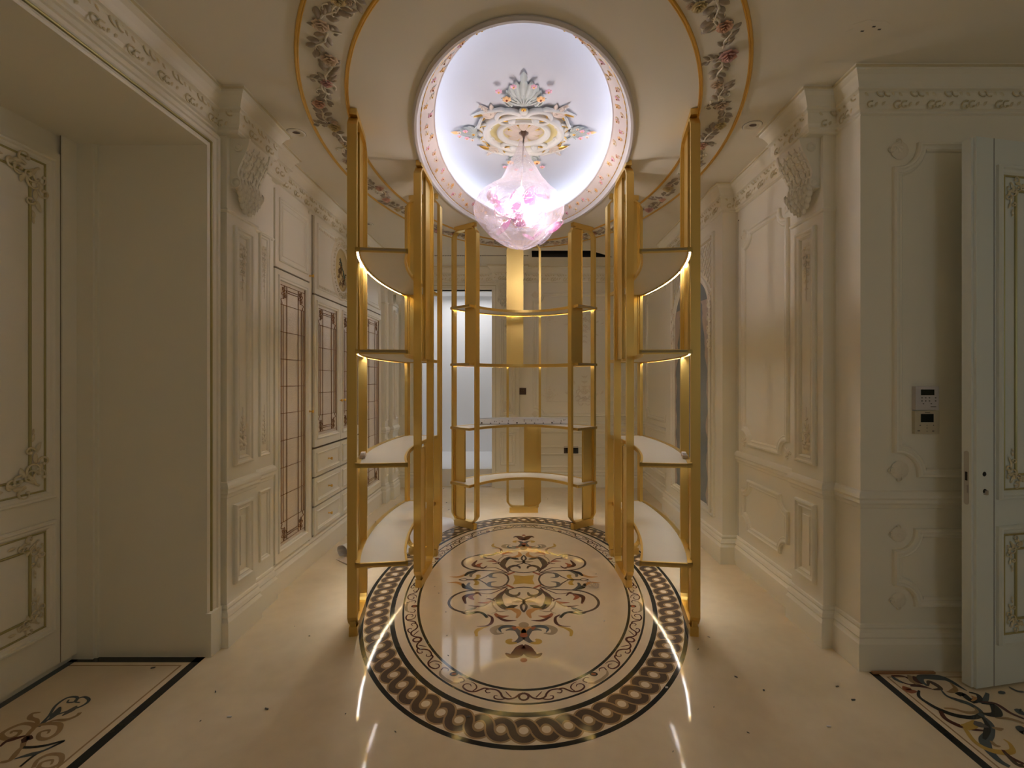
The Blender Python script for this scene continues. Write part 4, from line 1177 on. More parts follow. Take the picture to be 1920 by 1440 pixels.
for q, f in enumerate(fs): tri += [(f[0], f[1], f[2]), (f[0], f[2], f[3])] if q % 2 else [(f[0], f[1], f[3]), (f[1], f[2], f[3])]
tri.append(tuple((len(prof) - 1) * SEG + j for j in range(SEG)))
mb.add(vs, tri, 'bag', False)
mb.build('plastic_bag', r)

# ================================================================== GOLD SHELVING
AO, BO = 1.02, 1.65; AI, BI = .745, 1.37
SZ = [.43, .96, 1.567, 2.11]
def opt(t): return V((AO * math.cos(t), YC + BO * math.sin(t), 0))
def ipt(t): return V((AI * math.cos(t), YC + BI * math.sin(t), 0))
def frame_loop(parent, c, d, W, name='upright_frame', upper=1, lower=-1, dep=.05):
    """rounded loop: c centre on the floor, d unit vector along the loop width; upper/lower say which half holds the infill plate"""
    fr = Fr(c, d, (0, 0, 1), V((d.y, -d.x, 0)))
    zb, zt, th, ch = .045, 2.865, .024, .075
    h = W / 2
    outer = []; inner = []
    def corner(cx, cz, a0):
        for k in range(5):
            t = math.radians(a0 + 90 * k / 4)
            f = k / 4
            p0 = V((math.cos(math.radians(a0)), math.sin(math.radians(a0)))); p1 = V((math.cos(math.radians(a0 + 90)), math.sin(math.radians(a0 + 90))))
            lin = p0 * (1 - f) + p1 * f; arc = V((math.cos(t), math.sin(t)))
            q = lin * .65 + arc * .35
            outer.append((cx + q.x * ch, cz + q.y * ch)); inner.append((cx + arc.x * (ch - th), cz + arc.y * (ch - th)))
    corner(h - ch, zb + ch, -90); corner(h - ch, zt - ch, 0); corner(-h + ch, zt - ch, 90); corner(-h + ch, zb + ch, 180)
    mb = MB(); n = len(outer); c0, c1 = -dep / 2, dep / 2
    vs = [fr.P(*p, c0) for p in outer] + [fr.P(*p, c1) for p in outer] + [fr.P(*p, c0) for p in inner] + [fr.P(*p, c1) for p in inner]
    fs = []
    for i in range(n):
        j = (i + 1) % n
        fs += [(i, j, n + j, n + i), (2 * n + j, 2 * n + i, 3 * n + i, 3 * n + j), (j, i, 2 * n + i, 2 * n + j), (n + i, n + j, 3 * n + j, 3 * n + i)]
    mb.add(vs, fs, 'gold')
    o = mb.build(name, parent)
    mb = MB(); box(mb, fr, -h + .032, h - .032, 0, .052, -dep / 2 + .003, dep / 2 - .003, 'gold'); mb.build('foot_block', o)
    mb = MB(); box(mb, fr, -h + .032, h - .032, zt - .006, CEIL - .002, -dep / 2 + .006, dep / 2 - .006, 'gold'); mb.build('head_block', o)
    for (sg, z0, z1, nm) in ((upper, SZ[2] - .012, zt - th, 'infill_plate'), (lower, zb + th * .5, SZ[1] - .02, 'infill_plate')):
        a0, a1 = (.004, h - th) if sg > 0 else (-h + th, -.004)
        mb = MB()
        box(mb, fr, a0, a1, z0, z1, -.006, .006, 'gold')
        e = a1 if sg > 0 else a0
        box(mb, fr, min(e, e - sg * .012), max(e, e - sg * .012), z0, z1, -.014, .014, 'gold')
        e2 = a0 if sg > 0 else a1
        box(mb, fr, min(e2, e2 + sg * .005), max(e2, e2 + sg * .005), z0, z1, -.010, .010, 'gold')
        mb.build(nm, o)
    return o
def curved_shelf(parent, po, pi, z, rec=True):
    """po / pi: outer and inner edge points (same count)"""
    n = len(po); T = .024
    def L(s): return [pi[i] + (po[i] - pi[i]) * s for i in range(n)]
    mb = MB()
    def strip(sa, sb, z0, z1, m):
        A, B = L(sa), L(sb); vs = []
        for i in range(n): vs += [A[i] + V((0, 0, z0)), A[i] + V((0, 0, z1)), B[i] + V((0, 0, z1)), B[i] + V((0, 0, z0))]
        fs = []
        for i in range(n - 1):
            for j in range(4): fs.append((4 * i + j, 4 * i + (j + 1) % 4, 4 * i + 4 + (j + 1) % 4, 4 * i + 4 + j))
        fs += [(0, 1, 2, 3), tuple(4 * (n - 1) + j for j in (3, 2, 1, 0))]
        mb.add(vs, fs, m)
    strip(0, .045, z - T, z, 'gold'); strip(.90, 1.0, z - .008, z, 'gold'); strip(.90, .935, z - T, z - .008, 'gold'); strip(.97, 1.0, z - T, z - .008, 'gold')
    for i0, i1 in ((0, 1), (n - 1, n - 2)):
        d = (L(.5)[i1] - L(.5)[i0]).normalized() * .012
        a, b = pi[i0], po[i0]
        vs = [V((p.x, p.y, zz)) for zz in (z - T, z) for p in (a, b, b + d, a + d)]
        mb.add(vs, [(0, 1, 2, 3), (4, 5, 6, 7), (0, 1, 5, 4), (1, 2, 6, 5), (2, 3, 7, 6), (3, 0, 4, 7)], 'gold')
    o = mb.build('curved_shelf', parent)
    mb = MB(); strip(.045, .90, z - .016, z - .003, 'shelf'); mb.build('shelf_panel', o)
    mb = MB(); strip(.90, .905, z - .004, z - .002, 'print')
    mb.build('panel_joint', o)
    mb = MB()
    A = L(.943)[1:-1]; B = L(.960)[1:-1]; vs = []
    k = len(A)
    for i in range(k): vs += [A[i] + V((0, 0, z - .017)), B[i] + V((0, 0, z - .017)), A[i] + V((0, 0, z - .0085)), B[i] + V((0, 0, z - .0085))]
    fs = []
    for i in range(k - 1): fs += [(4 * i, 4 * i + 1, 4 * i + 5, 4 * i + 4), (4 * i, 4 * i + 2, 4 * i + 6, 4 * i + 4), (4 * i + 1, 4 * i + 3, 4 * i + 7, 4 * i + 5)]
    mb.add(vs, fs, 'led'); mb.build('light_strip', o)
def side_unit(sx, label):
    r = root('shelving_unit', label, 'shelving unit', (sx * .9, 3.1, 0), 'gold shelving units round the floor medallion')
    mir = lambda p: V((p.x * sx, p.y, p.z))
    # outer tangential loop at the near end; d points away from the camera
    a, b = V((.928, 2.455, 0)), V((.992, 2.815, 0))
    c = mir((a + b) / 2); d = mir((b - a).normalized())
    frame_loop(r, c, d, .36, upper=1, lower=-1)
    # inner tangential loop
    a, b = V((.713, 3.045, 0)), V((.697, 3.405, 0)); c = mir((a + b) / 2); d = mir((b - a).normalized())
    frame_loop(r, c, d, .36, upper=1, lower=-1)
    # radial loop at the far end: d points outward
    a, b = V((.660, 3.635, 0)), V((.955, 3.690, 0)); c = mir((a + b) / 2); d = mir((b - a).normalized())
    frame_loop(r, c, d, .30, upper=1, lower=-1)
    n = 26; to0, to1 = math.asin(-.79 / BO), math.asin(.50 / BO); ti0, ti1 = math.asin(-.755 / BI), math.asin(.485 / BI)
    for z in SZ:
        curved_shelf(r, [mir(opt(to0 + (to1 - to0) * k / (n - 1))) for k in range(n)], [mir(ipt(ti0 + (ti1 - ti0) * k / (n - 1))) for k in range(n)], z)
    return r
side_unit(-1, 'tall gold open shelving unit on the left edge of the floor medallion')
side_unit(1, 'tall gold open shelving unit on the right edge of the floor medallion')
r = root('shelving_unit', 'gold open shelving unit at the back of the floor medallion, carrying a white metal channel', 'shelving unit', (0, 4.7, 0), 'gold shelving units round the floor medallion')
frame_loop(r, V((0.0, 4.845, 0)), V((1, 0, 0)), .366, upper=-1, lower=1)
for sx in (-1, 1):
    a, b = V((sx * .430, 4.270, 0)), V((sx * .690, 4.452, 0))
    frame_loop(r, (a + b) / 2, (b - a).normalized(), .317, upper=-1, lower=1)
n = 34; o0, o1 = math.radians(46), math.radians(134); i0, i1 = math.radians(47.5), math.radians(132.5)
for z in SZ:
    curved_shelf(r, [opt(o0 + (o1 - o0) * k / (n - 1)) for k in range(n)], [ipt(i0 + (i1 - i0) * k / (n - 1)) for k in range(n)], z)

# metal channel on the third shelf of the back unit
r = root('metal_channel', 'long white perforated metal channel lying on the back shelving unit', 'metal channel', (.02, 4.66, .96))
fr = Fr((-.46, 4.60, .9605), V((.97, .035, 0)).normalized(), (0, 0, 1), V((.035, -.97, 0)).normalized())
mb = MB()
box(mb, fr, 0, .97, 0, .004, -.09, .0, 'white'); box(mb, fr, 0, .97, 0, .055, -.003, 0, 'white'); box(mb, fr, 0, .97, .052, .055, -.022, 0, 'white')
box(mb, fr, 0, .97, 0, .060, -.09, -.087, 'white')
box(mb, fr, 0, .97, .057, .060, -.087, -.062, 'white')
mb.build('channel', r)
mb = MB(); rn = random.Random(4)
for k in range(11): box(mb, fr, .03 + k * .089, .042 + k * .089, .006, .022 if k % 4 == 0 else .014, 0, .001, 'dark')
for k in range(22): a = rn.uniform(.02, .95); box(mb, fr, a, a + .005, .02 + rn.random() * .025, .025 + rn.random() * .025, 0, .0008, 'print')
mb.build('perforations', r)
for sx, nm in ((-1, 'left'), (1, 'right')):
    mb = MB(); fr = Fr((sx * .925, 2.62, .961), V((.25 * sx, 1, 0)).normalized(), (0, 0, 1), V((-1, .25 * sx, 0)).normalized())
    box(mb, fr, -.05, .05, 0, .018, -.014, .014, 'torn'); box(mb, fr, -.03, .04, .018, .026, -.01, .012, 'film')
    mb.build('packing_scrap', None, label='small beige packing scrap on the %s shelving unit beside its front post' % nm, category='scrap')

# ================================================================== SMALL THINGS ON WALLS AND CEILING
def spot(x, y, label):
    r = root('recessed_spotlight', label, 'spotlight', (x, y, CEIL), 'recessed ceiling spotlights')
    mb = MB(); lathe(mb, CEILF, x, y, [(.052, 0), (.052, .003), (.046, .006), (.034, .004), (.030, -.004)], 'ceil', 28); mb.build('trim_ring', r)
    mb = MB(); lathe(mb, CEILF, x, y, [(.0545, .0004), (.0525, .0008)], 'print', 28); mb.build('shadow_line', r)
    mb = MB(); lathe(mb, CEILF, x, y, [(.030, .0035), (.024, .0020), (.024, .0012)], 'ceil', 20); lathe(mb, CEILF, x + .004, y - .006, [(.024, .0014), (0, .0016)], 'socket', 20, 1, .6); mb.build('lens', r)
spot(-1.372, 2.745, 'unlit recessed ceiling spotlight beside the left corbel')
spot(1.338, 2.665, 'unlit recessed ceiling spotlight beside the right corbel')
spot(-1.49, 4.34, 'farther unlit ceiling spotlight on the left, above the cabinets')
mb = MB(); pts = [(1.46 + .075 * math.cos(k * PI / 8) * (1 + .2 * math.sin(k * 3)), 1.93 + .05 * math.sin(k * PI / 8) * (1 + .2 * math.cos(k * 5))) for k in range(16)]
mb.add([CEILF.P(*p, .0012) for p in pts] + [CEILF.P(*p, 0) for p in pts], [tuple(range(16))] + [(i, (i + 1) % 16, 16 + (i + 1) % 16, 16 + i) for i in range(16)], 'ceil')
for (x, y) in ((1.47, 1.915), (1.505, 1.93), (1.44, 1.94)): box(mb, CEILF, x, x + .012, y, y + .006, .001, .003, 'print')
mb.build('plaster_patch', None, label='rough filled plaster patch on the right part of the ceiling', category='plaster patch')

r = root('control_panel', 'grey white wall controller with dark display, the upper of two beside the open door', 'controller', QF.P(1.957, 1.316, 0))
mb = MB(); box(mb, QF, 1.900, 2.013, 1.259, 1.373, 0, .018, 'ctrl_w'); box(mb, QF, 1.897, 1.912, 1.259, 1.373, 0, .021, 'ctrl_w'); mb.build('body', r)
mb = MB(); box(mb, QF, 1.925, 1.990, 1.330, 1.358, .018, .0185, 'screen'); mb.build('display', r)
mb = MB()
for (x, z) in ((.93, 1.317), (.948, 1.317), (.966, 1.317), (.996, 1.317), (.93, 1.302), (.948, 1.302), (.966, 1.302), (.996, 1.302), (.937, 1.288), (.975, 1.288)):
    box(mb, QF, 1 + x - .003, 1 + x + .003, z - .002, z + .003, .018, .019, 'print')
box(mb, QF, 1.972, 1.999, 1.2725, 1.2755, .018, .0185, 'print'); mb.build('buttons', r)
r = root('thermostat', 'cream thermostat with a square dark display, the lower of two beside the open door', 'thermostat', QF.P(1.957, 1.2, 0))
mb = MB(); box(mb, QF, 1.898, 2.018, 1.142, 1.254, 0, .014, 'ctrl_c'); box(mb, QF, 1.897, 1.908, 1.142, 1.254, 0, .018, 'ctrl_c'); mb.build('body', r)
mb = MB(); box(mb, QF, 1.928, 1.990, 1.199, 1.239, .014, .0145, 'screen'); mb.build('display', r)
mb = MB()
for (x, z, w_) in ((.925, 1.184, .006), (.958, 1.184, .003), (.958, 1.171, .005), (.990, 1.184, .004), (.918, 1.157, .012), (.988, 1.156, .010), (.958, 1.155, .003)):
    box(mb, QF, 1 + x - w_ / 2, 1 + x + w_ / 2, z - .002, z + .002, .014, .0145, 'print')
box(mb, QF, 1.948, 1.972, 1.2455, 1.248, .014, .0145, 'print'); mb.build('buttons', r)

def plate(name, label, fr, a, b, s, cat, mat, key):
    r = root(name, label, cat, fr.P(a, b, 0))
    mb = MB(); box(mb, fr, a - s, a + s, b - s, b + s, 0, .009, mat); mb.build('cover_plate', r)
    mb = MB()
    if key == 'switch':
        box(mb, fr, a - s * .72, a + s * .72, b - s * .72, b + s * .72, .009, .012, mat)
        for x in (-.3, .22): box(mb, fr, a + s * x, a + s * (x + .06), b + s * .1, b + s * .38, .012, .0125, 'tan')
    else:
        box(mb, fr, a - s * .55, a + s * .55, b - s * .55, b + s * .55, .009, .011, 'dark')
    mb.build('rocker' if key == 'switch' else 'outlet', r)
plate('light_switch', 'square brown light switch on the back wall above the metal channel', BF, -.012, 1.262, .044, 'switch', 'socket', 'switch')
plate('power_socket', 'black square power socket low on the back wall, right one of the pair', BF, .672, .490, .046, 'socket', 'socket_dk', 'o')
plate('power_socket', 'brown power socket low on the back wall behind the gold post', BF, .575, .490, .046, 'socket', 'socket', 'o')

# ================================================================== THINGS LYING ON THE FLOOR
# protective sheet with a rolled end
r = root('protective_sheet', 'white protective film on the floor at the left with one end rolled up', 'sheet', (-1.2, 3.9, 0))
e0, e1 = V((-1.50, 3.72, 0)), V((-1.18, 3.47, 0))
mb = MB()
pts = [(-1.47, 3.78), (-1.10, 3.42), (-.965, 3.66), (-.80, 4.05), (-.655, 4.43), (-.74, 4.64), (-1.05, 4.75), (-1.28, 4.55), (-1.40, 4.15)]
cx = sum(p[0] for p in pts) / len(pts); cy = sum(p[1] for p in pts) / len(pts)
dense = []
for i in range(len(pts)):
    p, q = V(pts[i]), V(pts[(i + 1) % len(pts)])
    for k in range(5): dense.append(p.lerp(q, k / 5))
rings = []
for s in (1.0, .95, .7, .4, .1):
    for i, p in enumerate(dense):
        x = cx + (p.x - cx) * s; y = cy + (p.y - cy) * s
        z = .0015 + (.004 * (1 + noise.noise(V((x * 6, y * 6, 0)))) if s < 1 else 0)
        rings.append(V((x, y, z)))
n = len(dense)
mb.add(rings, [(k * n + i, k * n + (i + 1) % n, (k + 1) * n + (i + 1) % n, (k + 1) * n + i) for k in range(4) for i in range(n)] + [tuple(4 * n + i for i in range(n))], 'film', True)
mb.build('flat_film', r)
mb = MB(); ax = (V((-1.10, 4.20, 0)) - V((-1.42, 3.62, 0))).normalized(); nx = V((ax.y, -ax.x, 0))
c0 = V((-1.435, 3.60, .045)); vs = []; K = 22; SL = 9
for j in range(SL):
    for i in range(K):
        t = -PI * .5 + 1.85 * PI * i / (K - 1); rr = (.045 + .006 * i / K) * (1 - .35 * j / (SL - 1))
        wob = 1 + .10 * noise.noise(V((t * 1.3, j * .5, 2)))
        c = c0 + ax * (.62 * j / (SL - 1)); c.z = rr + .002
        vs.append(c + nx * math.cos(t) * rr * 1.25 * wob + V((0, 0, math.sin(t) * rr * wob)))
mb.add(vs, [(j * K + i, j * K + i + 1, (j + 1) * K + i + 1, (j + 1) * K + i) for j in range(SL - 1) for i in range(K - 1)], 'film', True)
mb.build('rolled_end', r)
mb = MB()
rn = random.Random(2)
for k in range(46):
    x = -1.22 + rn.uniform(-.09, .09); y = 3.96 + rn.uniform(-.11, .11)
    leaf(mb, FLOOR, x, y, rn.random() * 6.3, .022, .007, 'slate', .0155, .0005, .5, 3)
mb.build('printed_pattern', r)
mb = MB(); q = [V((-1.47, 3.56)), V((-1.33, 3.44)), V((-1.18, 3.36)), V((-1.12, 3.42)), V((-1.25, 3.52)), V((-1.36, 3.66))]
vs = [V((p.x, p.y, .003 + .012 * (i % 2))) for i, p in enumerate(q)] + [V((p.x, p.y, .001)) for p in q]
mb.add(vs, [tuple(range(6))] + [(i, (i + 1) % 6, 6 + (i + 1) % 6, 6 + i) for i in range(6)], 'torn')
mb.build('crumpled_flap', r)
r = root('utility_knife', 'yellow handled knife with a black tip lying on the floor behind the left shelving unit', 'knife', (-1.29, 4.72, 0))
kd = V((.62, 1, 0)).normalized(); fr = Fr((-1.40, 4.52, .004), kd, V((-kd.y, kd.x, 0)), (0, 0, 1))
mb = MB(); box(mb, fr, 0, .24, -.014, .014, 0, .02, 'yellow'); mb.build('handle', r)
mb = MB(); box(mb, fr, .24, .29, -.015, .015, 0, .021, 'dark'); mb.build('tip', r)
mb = MB(); tube(mb, [V((-1.47, 4.50, .006)), V((-1.42, 4.49, .006)), V((-1.36, 4.44, .006)), V((-1.33, 4.44, .006))], .005, 'torn', 5)
mb.build('wire_offcut', None, label='short bent grey offcut lying beside the yellow knife', category='offcut')
mb = MB()
box(mb, Fr((1.665, 2.168, .0015), V((1, .006, 0)), (0, 1, 0), (0, 0, 1)), 0, .30, 0, .012, 0, .008, 'wood')
mb.build('wood_strip', None, label='thin orange-brown wooden strip lying along the right frontal wall', category='wood strip')
mb = MB(); rn = random.Random(17)
for (px, py) in ((790, 1217), (1133, 1165), (404, 1298), (1554, 1363), (1570, 1288), (1432, 1295), (287, 1253), (1600, 1313), (1329, 1195), (1380, 1270), (878, 1345), (742, 1080), (1250, 1290), (836, 1148), (500, 1330), (430, 1345)):
    p = at(px, py); obox(mb, p + V((0, 0, .003)), V((rn.uniform(.003, .009), rn.uniform(-.004, .004), 0)), V((0, .0025, 0)), V((0, 0, .002)), rn.choice(('torn', 'print', 'film', 'print')))
for k in range(60):
    x, y = rn.uniform(-1.5, 1.45), rn.uniform(1.6, 5.8)
    obox(mb, V((x, y, .0025)), V((rn.uniform(.001, .004), rn.uniform(-.003, .003), 0)), V((0, .0015, 0)), V((0, 0, .0013)), rn.choice(('torn', 'print', 'print')))
for k in range(90):
    x, y = rn.gauss(-1.15, .18), rn.gauss(5.0, .35)
    if y > 5.9 or x < -1.55: continue
    obox(mb, V((x, y, .0035)), V((rn.uniform(.002, .009), rn.uniform(-.006, .006), 0)), V((0, .003, 0)), V((0, 0, .002)), rn.choice(('torn', 'print', 'film')))
mb.build('building_crumbs', None, label='scattered crumbs of plaster and wood shavings over the marble floor', category='debris', kind='stuff')
mb = MB(); rn = random.Random(9); cc = at(1109, 1100)
for k in range(14):
    t = rn.random() * 6.28; x, y = cc.x + rn.uniform(-.03, .03), cc.y + rn.uniform(-.03, .03)
    curl(mb, FLOOR, x, y, t, rn.uniform(.01, .022), 'torn', rn.choice((-1, 1)), .8, .0022, .003 + rn.random() * .012, 8, 4)
mb.build('packing_tuft', None, label='small grey tuft of packing fibre on the right part of the floor medallion', category='fibre tuft')

# ================================================================== FLOOR INLAYS
mb = MB()
H1, H2, H3, H4 = .0004, .0008, .0012, .0016
def ering(d0, d1, m, z, n=160):
    vs = []
    for j in range(n):
        t = 2 * PI * j / n
        vs += [V((*fel(t, d0), z)), V((*fel(t, d1), z))]
    mb.add(vs, [(2 * j, 2 * j + 1, (2 * j + 3) % (2 * n), (2 * j + 2) % (2 * n)) for j in range(n)], m)
ering(0, .022, 'black', H1); ering(.022, .168, 'floor_in', H1); ering(.168, .195, 'black', H1)
ering(.195, .241, 'floor_in', H1); ering(.241, .252, 'black', H1); ering(.252, .328, 'floor_in', H1); ering(.328, .343, 'black', H1)
n = 160; mb.add([V((*fel(2 * PI * j / n, .343), H1)) for j in range(n)], [tuple(range(n))], 'floor_in')
# arc-length table along an offset ellipse
def arc_table(d, N=2400):
    P = [V(fel(2 * PI * k / N - PI / 2, d)) for k in range(N + 1)]; L = [0]
    for k in range(N): L.append(L[-1] + (P[k + 1] - P[k]).length)
    return P, L
def mk_along(d):
    P, L = arc_table(d); N = len(P) - 1; T = L[-1]
    def f(s, o):
        s = s % T; lo, hi = 0, N
        while hi - lo > 1:
            m = (lo + hi) // 2
            if L[m] <= s: lo = m
            else: hi = m
        u = (s - L[lo]) / (L[hi] - L[lo]); p = P[lo].lerp(P[hi], u); dd = (P[hi] - P[lo]).normalized()
        q = p + V((-dd.y, dd.x)) * o       # left of travel = inward
        return (q.x, q.y)
    return f, T
al, T = mk_along(.095)
NG = 80; pt = T / NG; AMP = .0470
def strand(s0, up, layer):
    "half wave centred on a crossing at s0; up = +1 rises, -1 falls"
    pts = []
    for k in range(25):
        th = PI * k / 24                       # 0 at one crest, pi at the next
        ex = (-.5 + .5 * math.sin(th) if th < PI / 2 else .5 - .5 * math.sin(th))   # quarter ellipses
        lin = th / PI - .5
        x = ex * .62 + lin * .38
        pts.append(al(s0 + x * pt, -up * AMP * math.cos(th)))
    pts = [al(s0 - .56 * pt, -up * AMP * .985)] + pts + [al(s0 + .56 * pt, up * AMP * .985)]
    ribbon(mb, FLOOR, pts, .0465, layer, 'tan', smoothn=0); ribbon(mb, FLOOR, pts, .0305, layer + .0002, 'brown', smoothn=0)
for k in range(NG):
    strand((k + .5) * pt, 1, H1 + .0003)
for k in range(NG):
    strand((k + .5) * pt, -1, H1 + .0007)
for k in range(NG):
    c = al(k * pt, 0)
    for rr, m, z in ((.0275, 'tan', H1 + .0011), (.0195, 'floor_in', H1 + .0013)):
        mb.add([V((c[0] + rr * math.cos(2 * PI * j / 14), c[1] + rr * math.sin(2 * PI * j / 14), z)) for j in range(14)], [tuple(range(14))], m)
# vine border
al2, T2 = mk_along(.290)
def vine(s0, s1, seq, w_, m, tp=(1, 1)):
    ribbon(mb, FLOOR, [al2(s0 + (s1 - s0) * a, b * .033) for a, b in seq], w_, H2 + .0002, m, tp)
NV = 8; seg = T2 / NV
for q in range(NV):
    for mir in (0, 1):
        s0 = q * seg + (0 if mir == 0 else seg); s1 = q * seg + seg / 2
        if q % 1 == 0:
            vine(s0, s1, [(0, .75), (.05, .5), (.10, -.2), (.17, -.55), (.24, -.3), (.28, .35), (.34, .8), (.43, .75), (.47, .3), (.44, -.1), (.40, .1)], .0095, 'maroon', (1, .4))
            vine(s0, s1, [(.44, .65), (.50, .6), (.54, .0), (.58, -.6), (.66, -.85), (.74, -.55), (.75, .1), (.70, .4), (.66, .1)], .0090, 'maroon', (1, .4))
            vine(s0, s1, [(.20, -.5), (.26, -.85), (.32, -.8), (.335, -.35), (.30, -.25)], .0075, 'maroon', (1, .4))
            vine(s0, s1, [(.60, -.55), (.59, .2), (.64, .75), (.72, .9)], .0065, 'maroon', (1, .3))
            vine(s0, s1, [(.14, -.2), (.20, .5), (.23, .85)], .006, 'maroon', (1, .3))
            vine(s0, s1, [(.82, -.1), (.80, .55), (.86, .85), (.90, .5)], .0065, 'maroon', (1, .4))
            vine(s0, s1, [(.82, -.2), (.88, -.7), (.95, -.8), (1.0, -.85)], .016, 'taupe', (.4, 1))
    c = al2(q * seg + seg / 2, .022)
    for rr, m, z in ((.020, 'black', H2 + .0004), (.012, 'red', H2 + .0006)):
        mb.add([V((c[0] + rr * math.cos(2 * PI * j / 14), c[1] + rr * .8 * math.sin(2 * PI * j / 14), z)) for j in range(14)], [tuple(range(14))], m)
    c = al2(q * seg, .0)
    ribbon(mb, FLOOR, [(c[0] + .021 * math.cos(2 * PI * j / 16), c[1] + .021 * math.sin(2 * PI * j / 16)) for j in range(16)], .010, H2 + .0004, 'maroon', smoothn=0, closed=True)
# central arabesque: one quarter traced on the floor, mirrored about both axes
def zp(X, Y): p = at(820 + X / 5.818, 1060 + Y / 5.818); return (p.x, p.y)
YA = zp(942, 158)[1]
QS = [
 ([(770, 228), (690, 250), (600, 264), (400, 272), (280, 290), (170, 340), (125, 410), (170, 475), (300, 515), (430, 508), (500, 520)], .017, 'brown', (.6, .8)),
 ([(260, 520), (340, 532), (440, 512), (500, 528), (545, 572)], .020, 'black', (.2, .9)),
 ([(430, 462), (400, 470), (350, 490), (300, 500)], .026, 'grey', (.2, .3)),
 ([(545, 540), (595, 570), (592, 625), (540, 660), (430, 668)], .020, 'maroon', (.5, .1)),
 ([(570, 665), (480, 688), (425, 722), (430, 775)], .026, 'ochre', (.1, .5)),
 ([(778, 158), (752, 205), (690, 236), (620, 238), (560, 225), (520, 195), (455, 158)], .016, 'brown', (.8, .5)),
 ([(605, 238), (565, 222), (575, 188), (650, 180)], .030, 'grey', (.6, .05)),
 ([(752, 238), (650, 285), (560, 312), (430, 298)], .009, 'maroon', (1, .6)),
 ([(410, 296), (445, 302), (480, 335)], .018, 'maroon', (.3, .3)),
 ([(765, 245), (700, 310), (640, 350), (600, 378)], .011, 'maroon', (1, 1)),
 ([(600, 378), (560, 365), (530, 370)], .012, 'maroon', (1, .2)), ([(600, 370), (625, 395)], .016, 'maroon', (1, .4)),
 ([(590, 388), (540, 408), (440, 406)], .026, 'red', (.3, .1)),
 ([(575, 405), (500, 445), (420, 448), (335, 436)], .016, 'maroon', (.4, .1)),
 ([(440, 306), (370, 320), (295, 350), (310, 420)], .036, 'maroon', (.2, .3)),
 ([(400, 322), (360, 345), (400, 378)], .034, 'red', (.3, .2)),
 ([(595, 395), (612, 450), (650, 500), (590, 528)], .012, 'taupe', (.6, .2)), ([(650, 502), (700, 506), (770, 494)], .012, 'taupe', (1, .2)),
 ([(800, 262), (720, 295), (672, 350), (690, 425), (740, 470), (800, 470)], .048, 'brown', (.2, .5)),
 ([(700, 430), (760, 465), (840, 445), (880, 440)], .040, 'black', (.3, .05)),
 ([(740, 478), (830, 482), (888, 520), (865, 578)], .042, 'orange', (.15, .25)),
 ([(944, 240), (870, 246), (800, 262), (760, 290)], .012, 'brown', (1, .6)),
 ([(775, 262), (760, 305), (820, 335), (880, 325), (898, 295)], .034, 'brown', (.5, .3)),
 ([(760, 300), (850, 345), (920, 370), (950, 400), (915, 440), (920, 480), (946, 512)], .017, 'brown', (.5, .8)),
 ([(935, 400), (880, 395), (812, 404)], .030, 'taupe', (.3, .1)),
 ([(630, 525), (680, 562), (785, 552)], .036, 'red', (.4, .05)),
 ([(655, 562), (740, 602), (865, 602)], .024, 'maroon', (.5, .1)),
 ([(725, 742), (635, 745), (612, 700), (690, 662), (790, 668)], .040, 'taupe', (.2, .2)),
 ([(700, 735), (680, 695), (740, 668), (830, 672), (880, 700)], .030, 'slate', (.1, .8)),
 ([(745, 712), (800, 700), (870, 705), (915, 745), (920, 790), (870, 835), (820, 845)], .048, 'grey', (.15, .25)),
 ([(870, 848), (800, 848), (775, 825), (815, 808)], .036, 'ochre', (.3, .4)),
 ([(950, 760), (935, 710), (890, 680), (830, 682)], .030, 'orange', (1, .2)),
 ([(820, 690), (860, 680)], .034, 'red', (1, .5)),
 ([(744, 960), (800, 988), (870, 965), (910, 915), (960, 895)], .062, 'maroon', (.1, 1)),
 ([(105, 192), (220, 190), (290, 232)], .028, 'orange', (.1, .7)),
 ([(275, 200), (300, 240), (375, 268)], .034, 'black', (.4, .2)),
 ([(350, 190), (335, 225), (380, 262), (470, 275)], .030, 'grey', (.5, .1)),
 ([(735, 205), (835, 250)], .020, 'red', (.8, .8)),
 ([(400, 158), (432, 185), (425, 208), (400, 205)], .032, 'ochre', (.5, .6)),
 ([(455, 158), (330, 158)], .014, 'brown', (1, 1)), ([(330, 158), (290, 170), (235, 158)], .009, 'brown', (1, 1)),
]
for i, (pts, wd, m, tp) in enumerate(QS):
    P = [zp(*p) for p in pts]
    x0 = zp(942, 158)[0]
    for sx in (1, -1):
        for sy in (1, -1):
            Q = [(sx * (x) , YC + sy * (y - YA)) for x, y in P]
            ribbon(mb, FLOOR, Q, wd, H2 + .00005 * (i % 12), m, tp)
def quad_sym(pts, m, z=H3):
    for sy in (1, -1): mb.add([V((x, YC + sy * (y - YA), z)) for x, y in pts], [tuple(range(len(pts)))], m)
mb.add([V((x, YC + y, H3)) for x, y in ((-.075, -.075), (0, -.060), (.075, -.075), (.062, 0), (.075, .075), (0, .060), (-.075, .075), (-.062, 0))], [tuple(range(8))], 'ochre')
def disc_at(X, Y, rr, m, z=H3, sy_=1.0):
    x, y = zp(X, Y)
    quad_sym([((x if abs(x) > .02 else 0) + rr * math.cos(2 * PI * j / 14), y + rr * sy_ * math.sin(2 * PI * j / 14)) for j in range(14)], m, z)
disc_at(958, 765, .022, 'red', H4); disc_at(970, 1035, .018, 'red'); disc_at(957, 652, .030, 'taupe', H3); disc_at(965, 935, .022, 'maroon', H4)
mb.build('floor_medallion', None, origin=(0, YC, 0), label='large oval inlaid marble medallion with guilloche border in the middle of the floor', category='inlaid floor medallion')

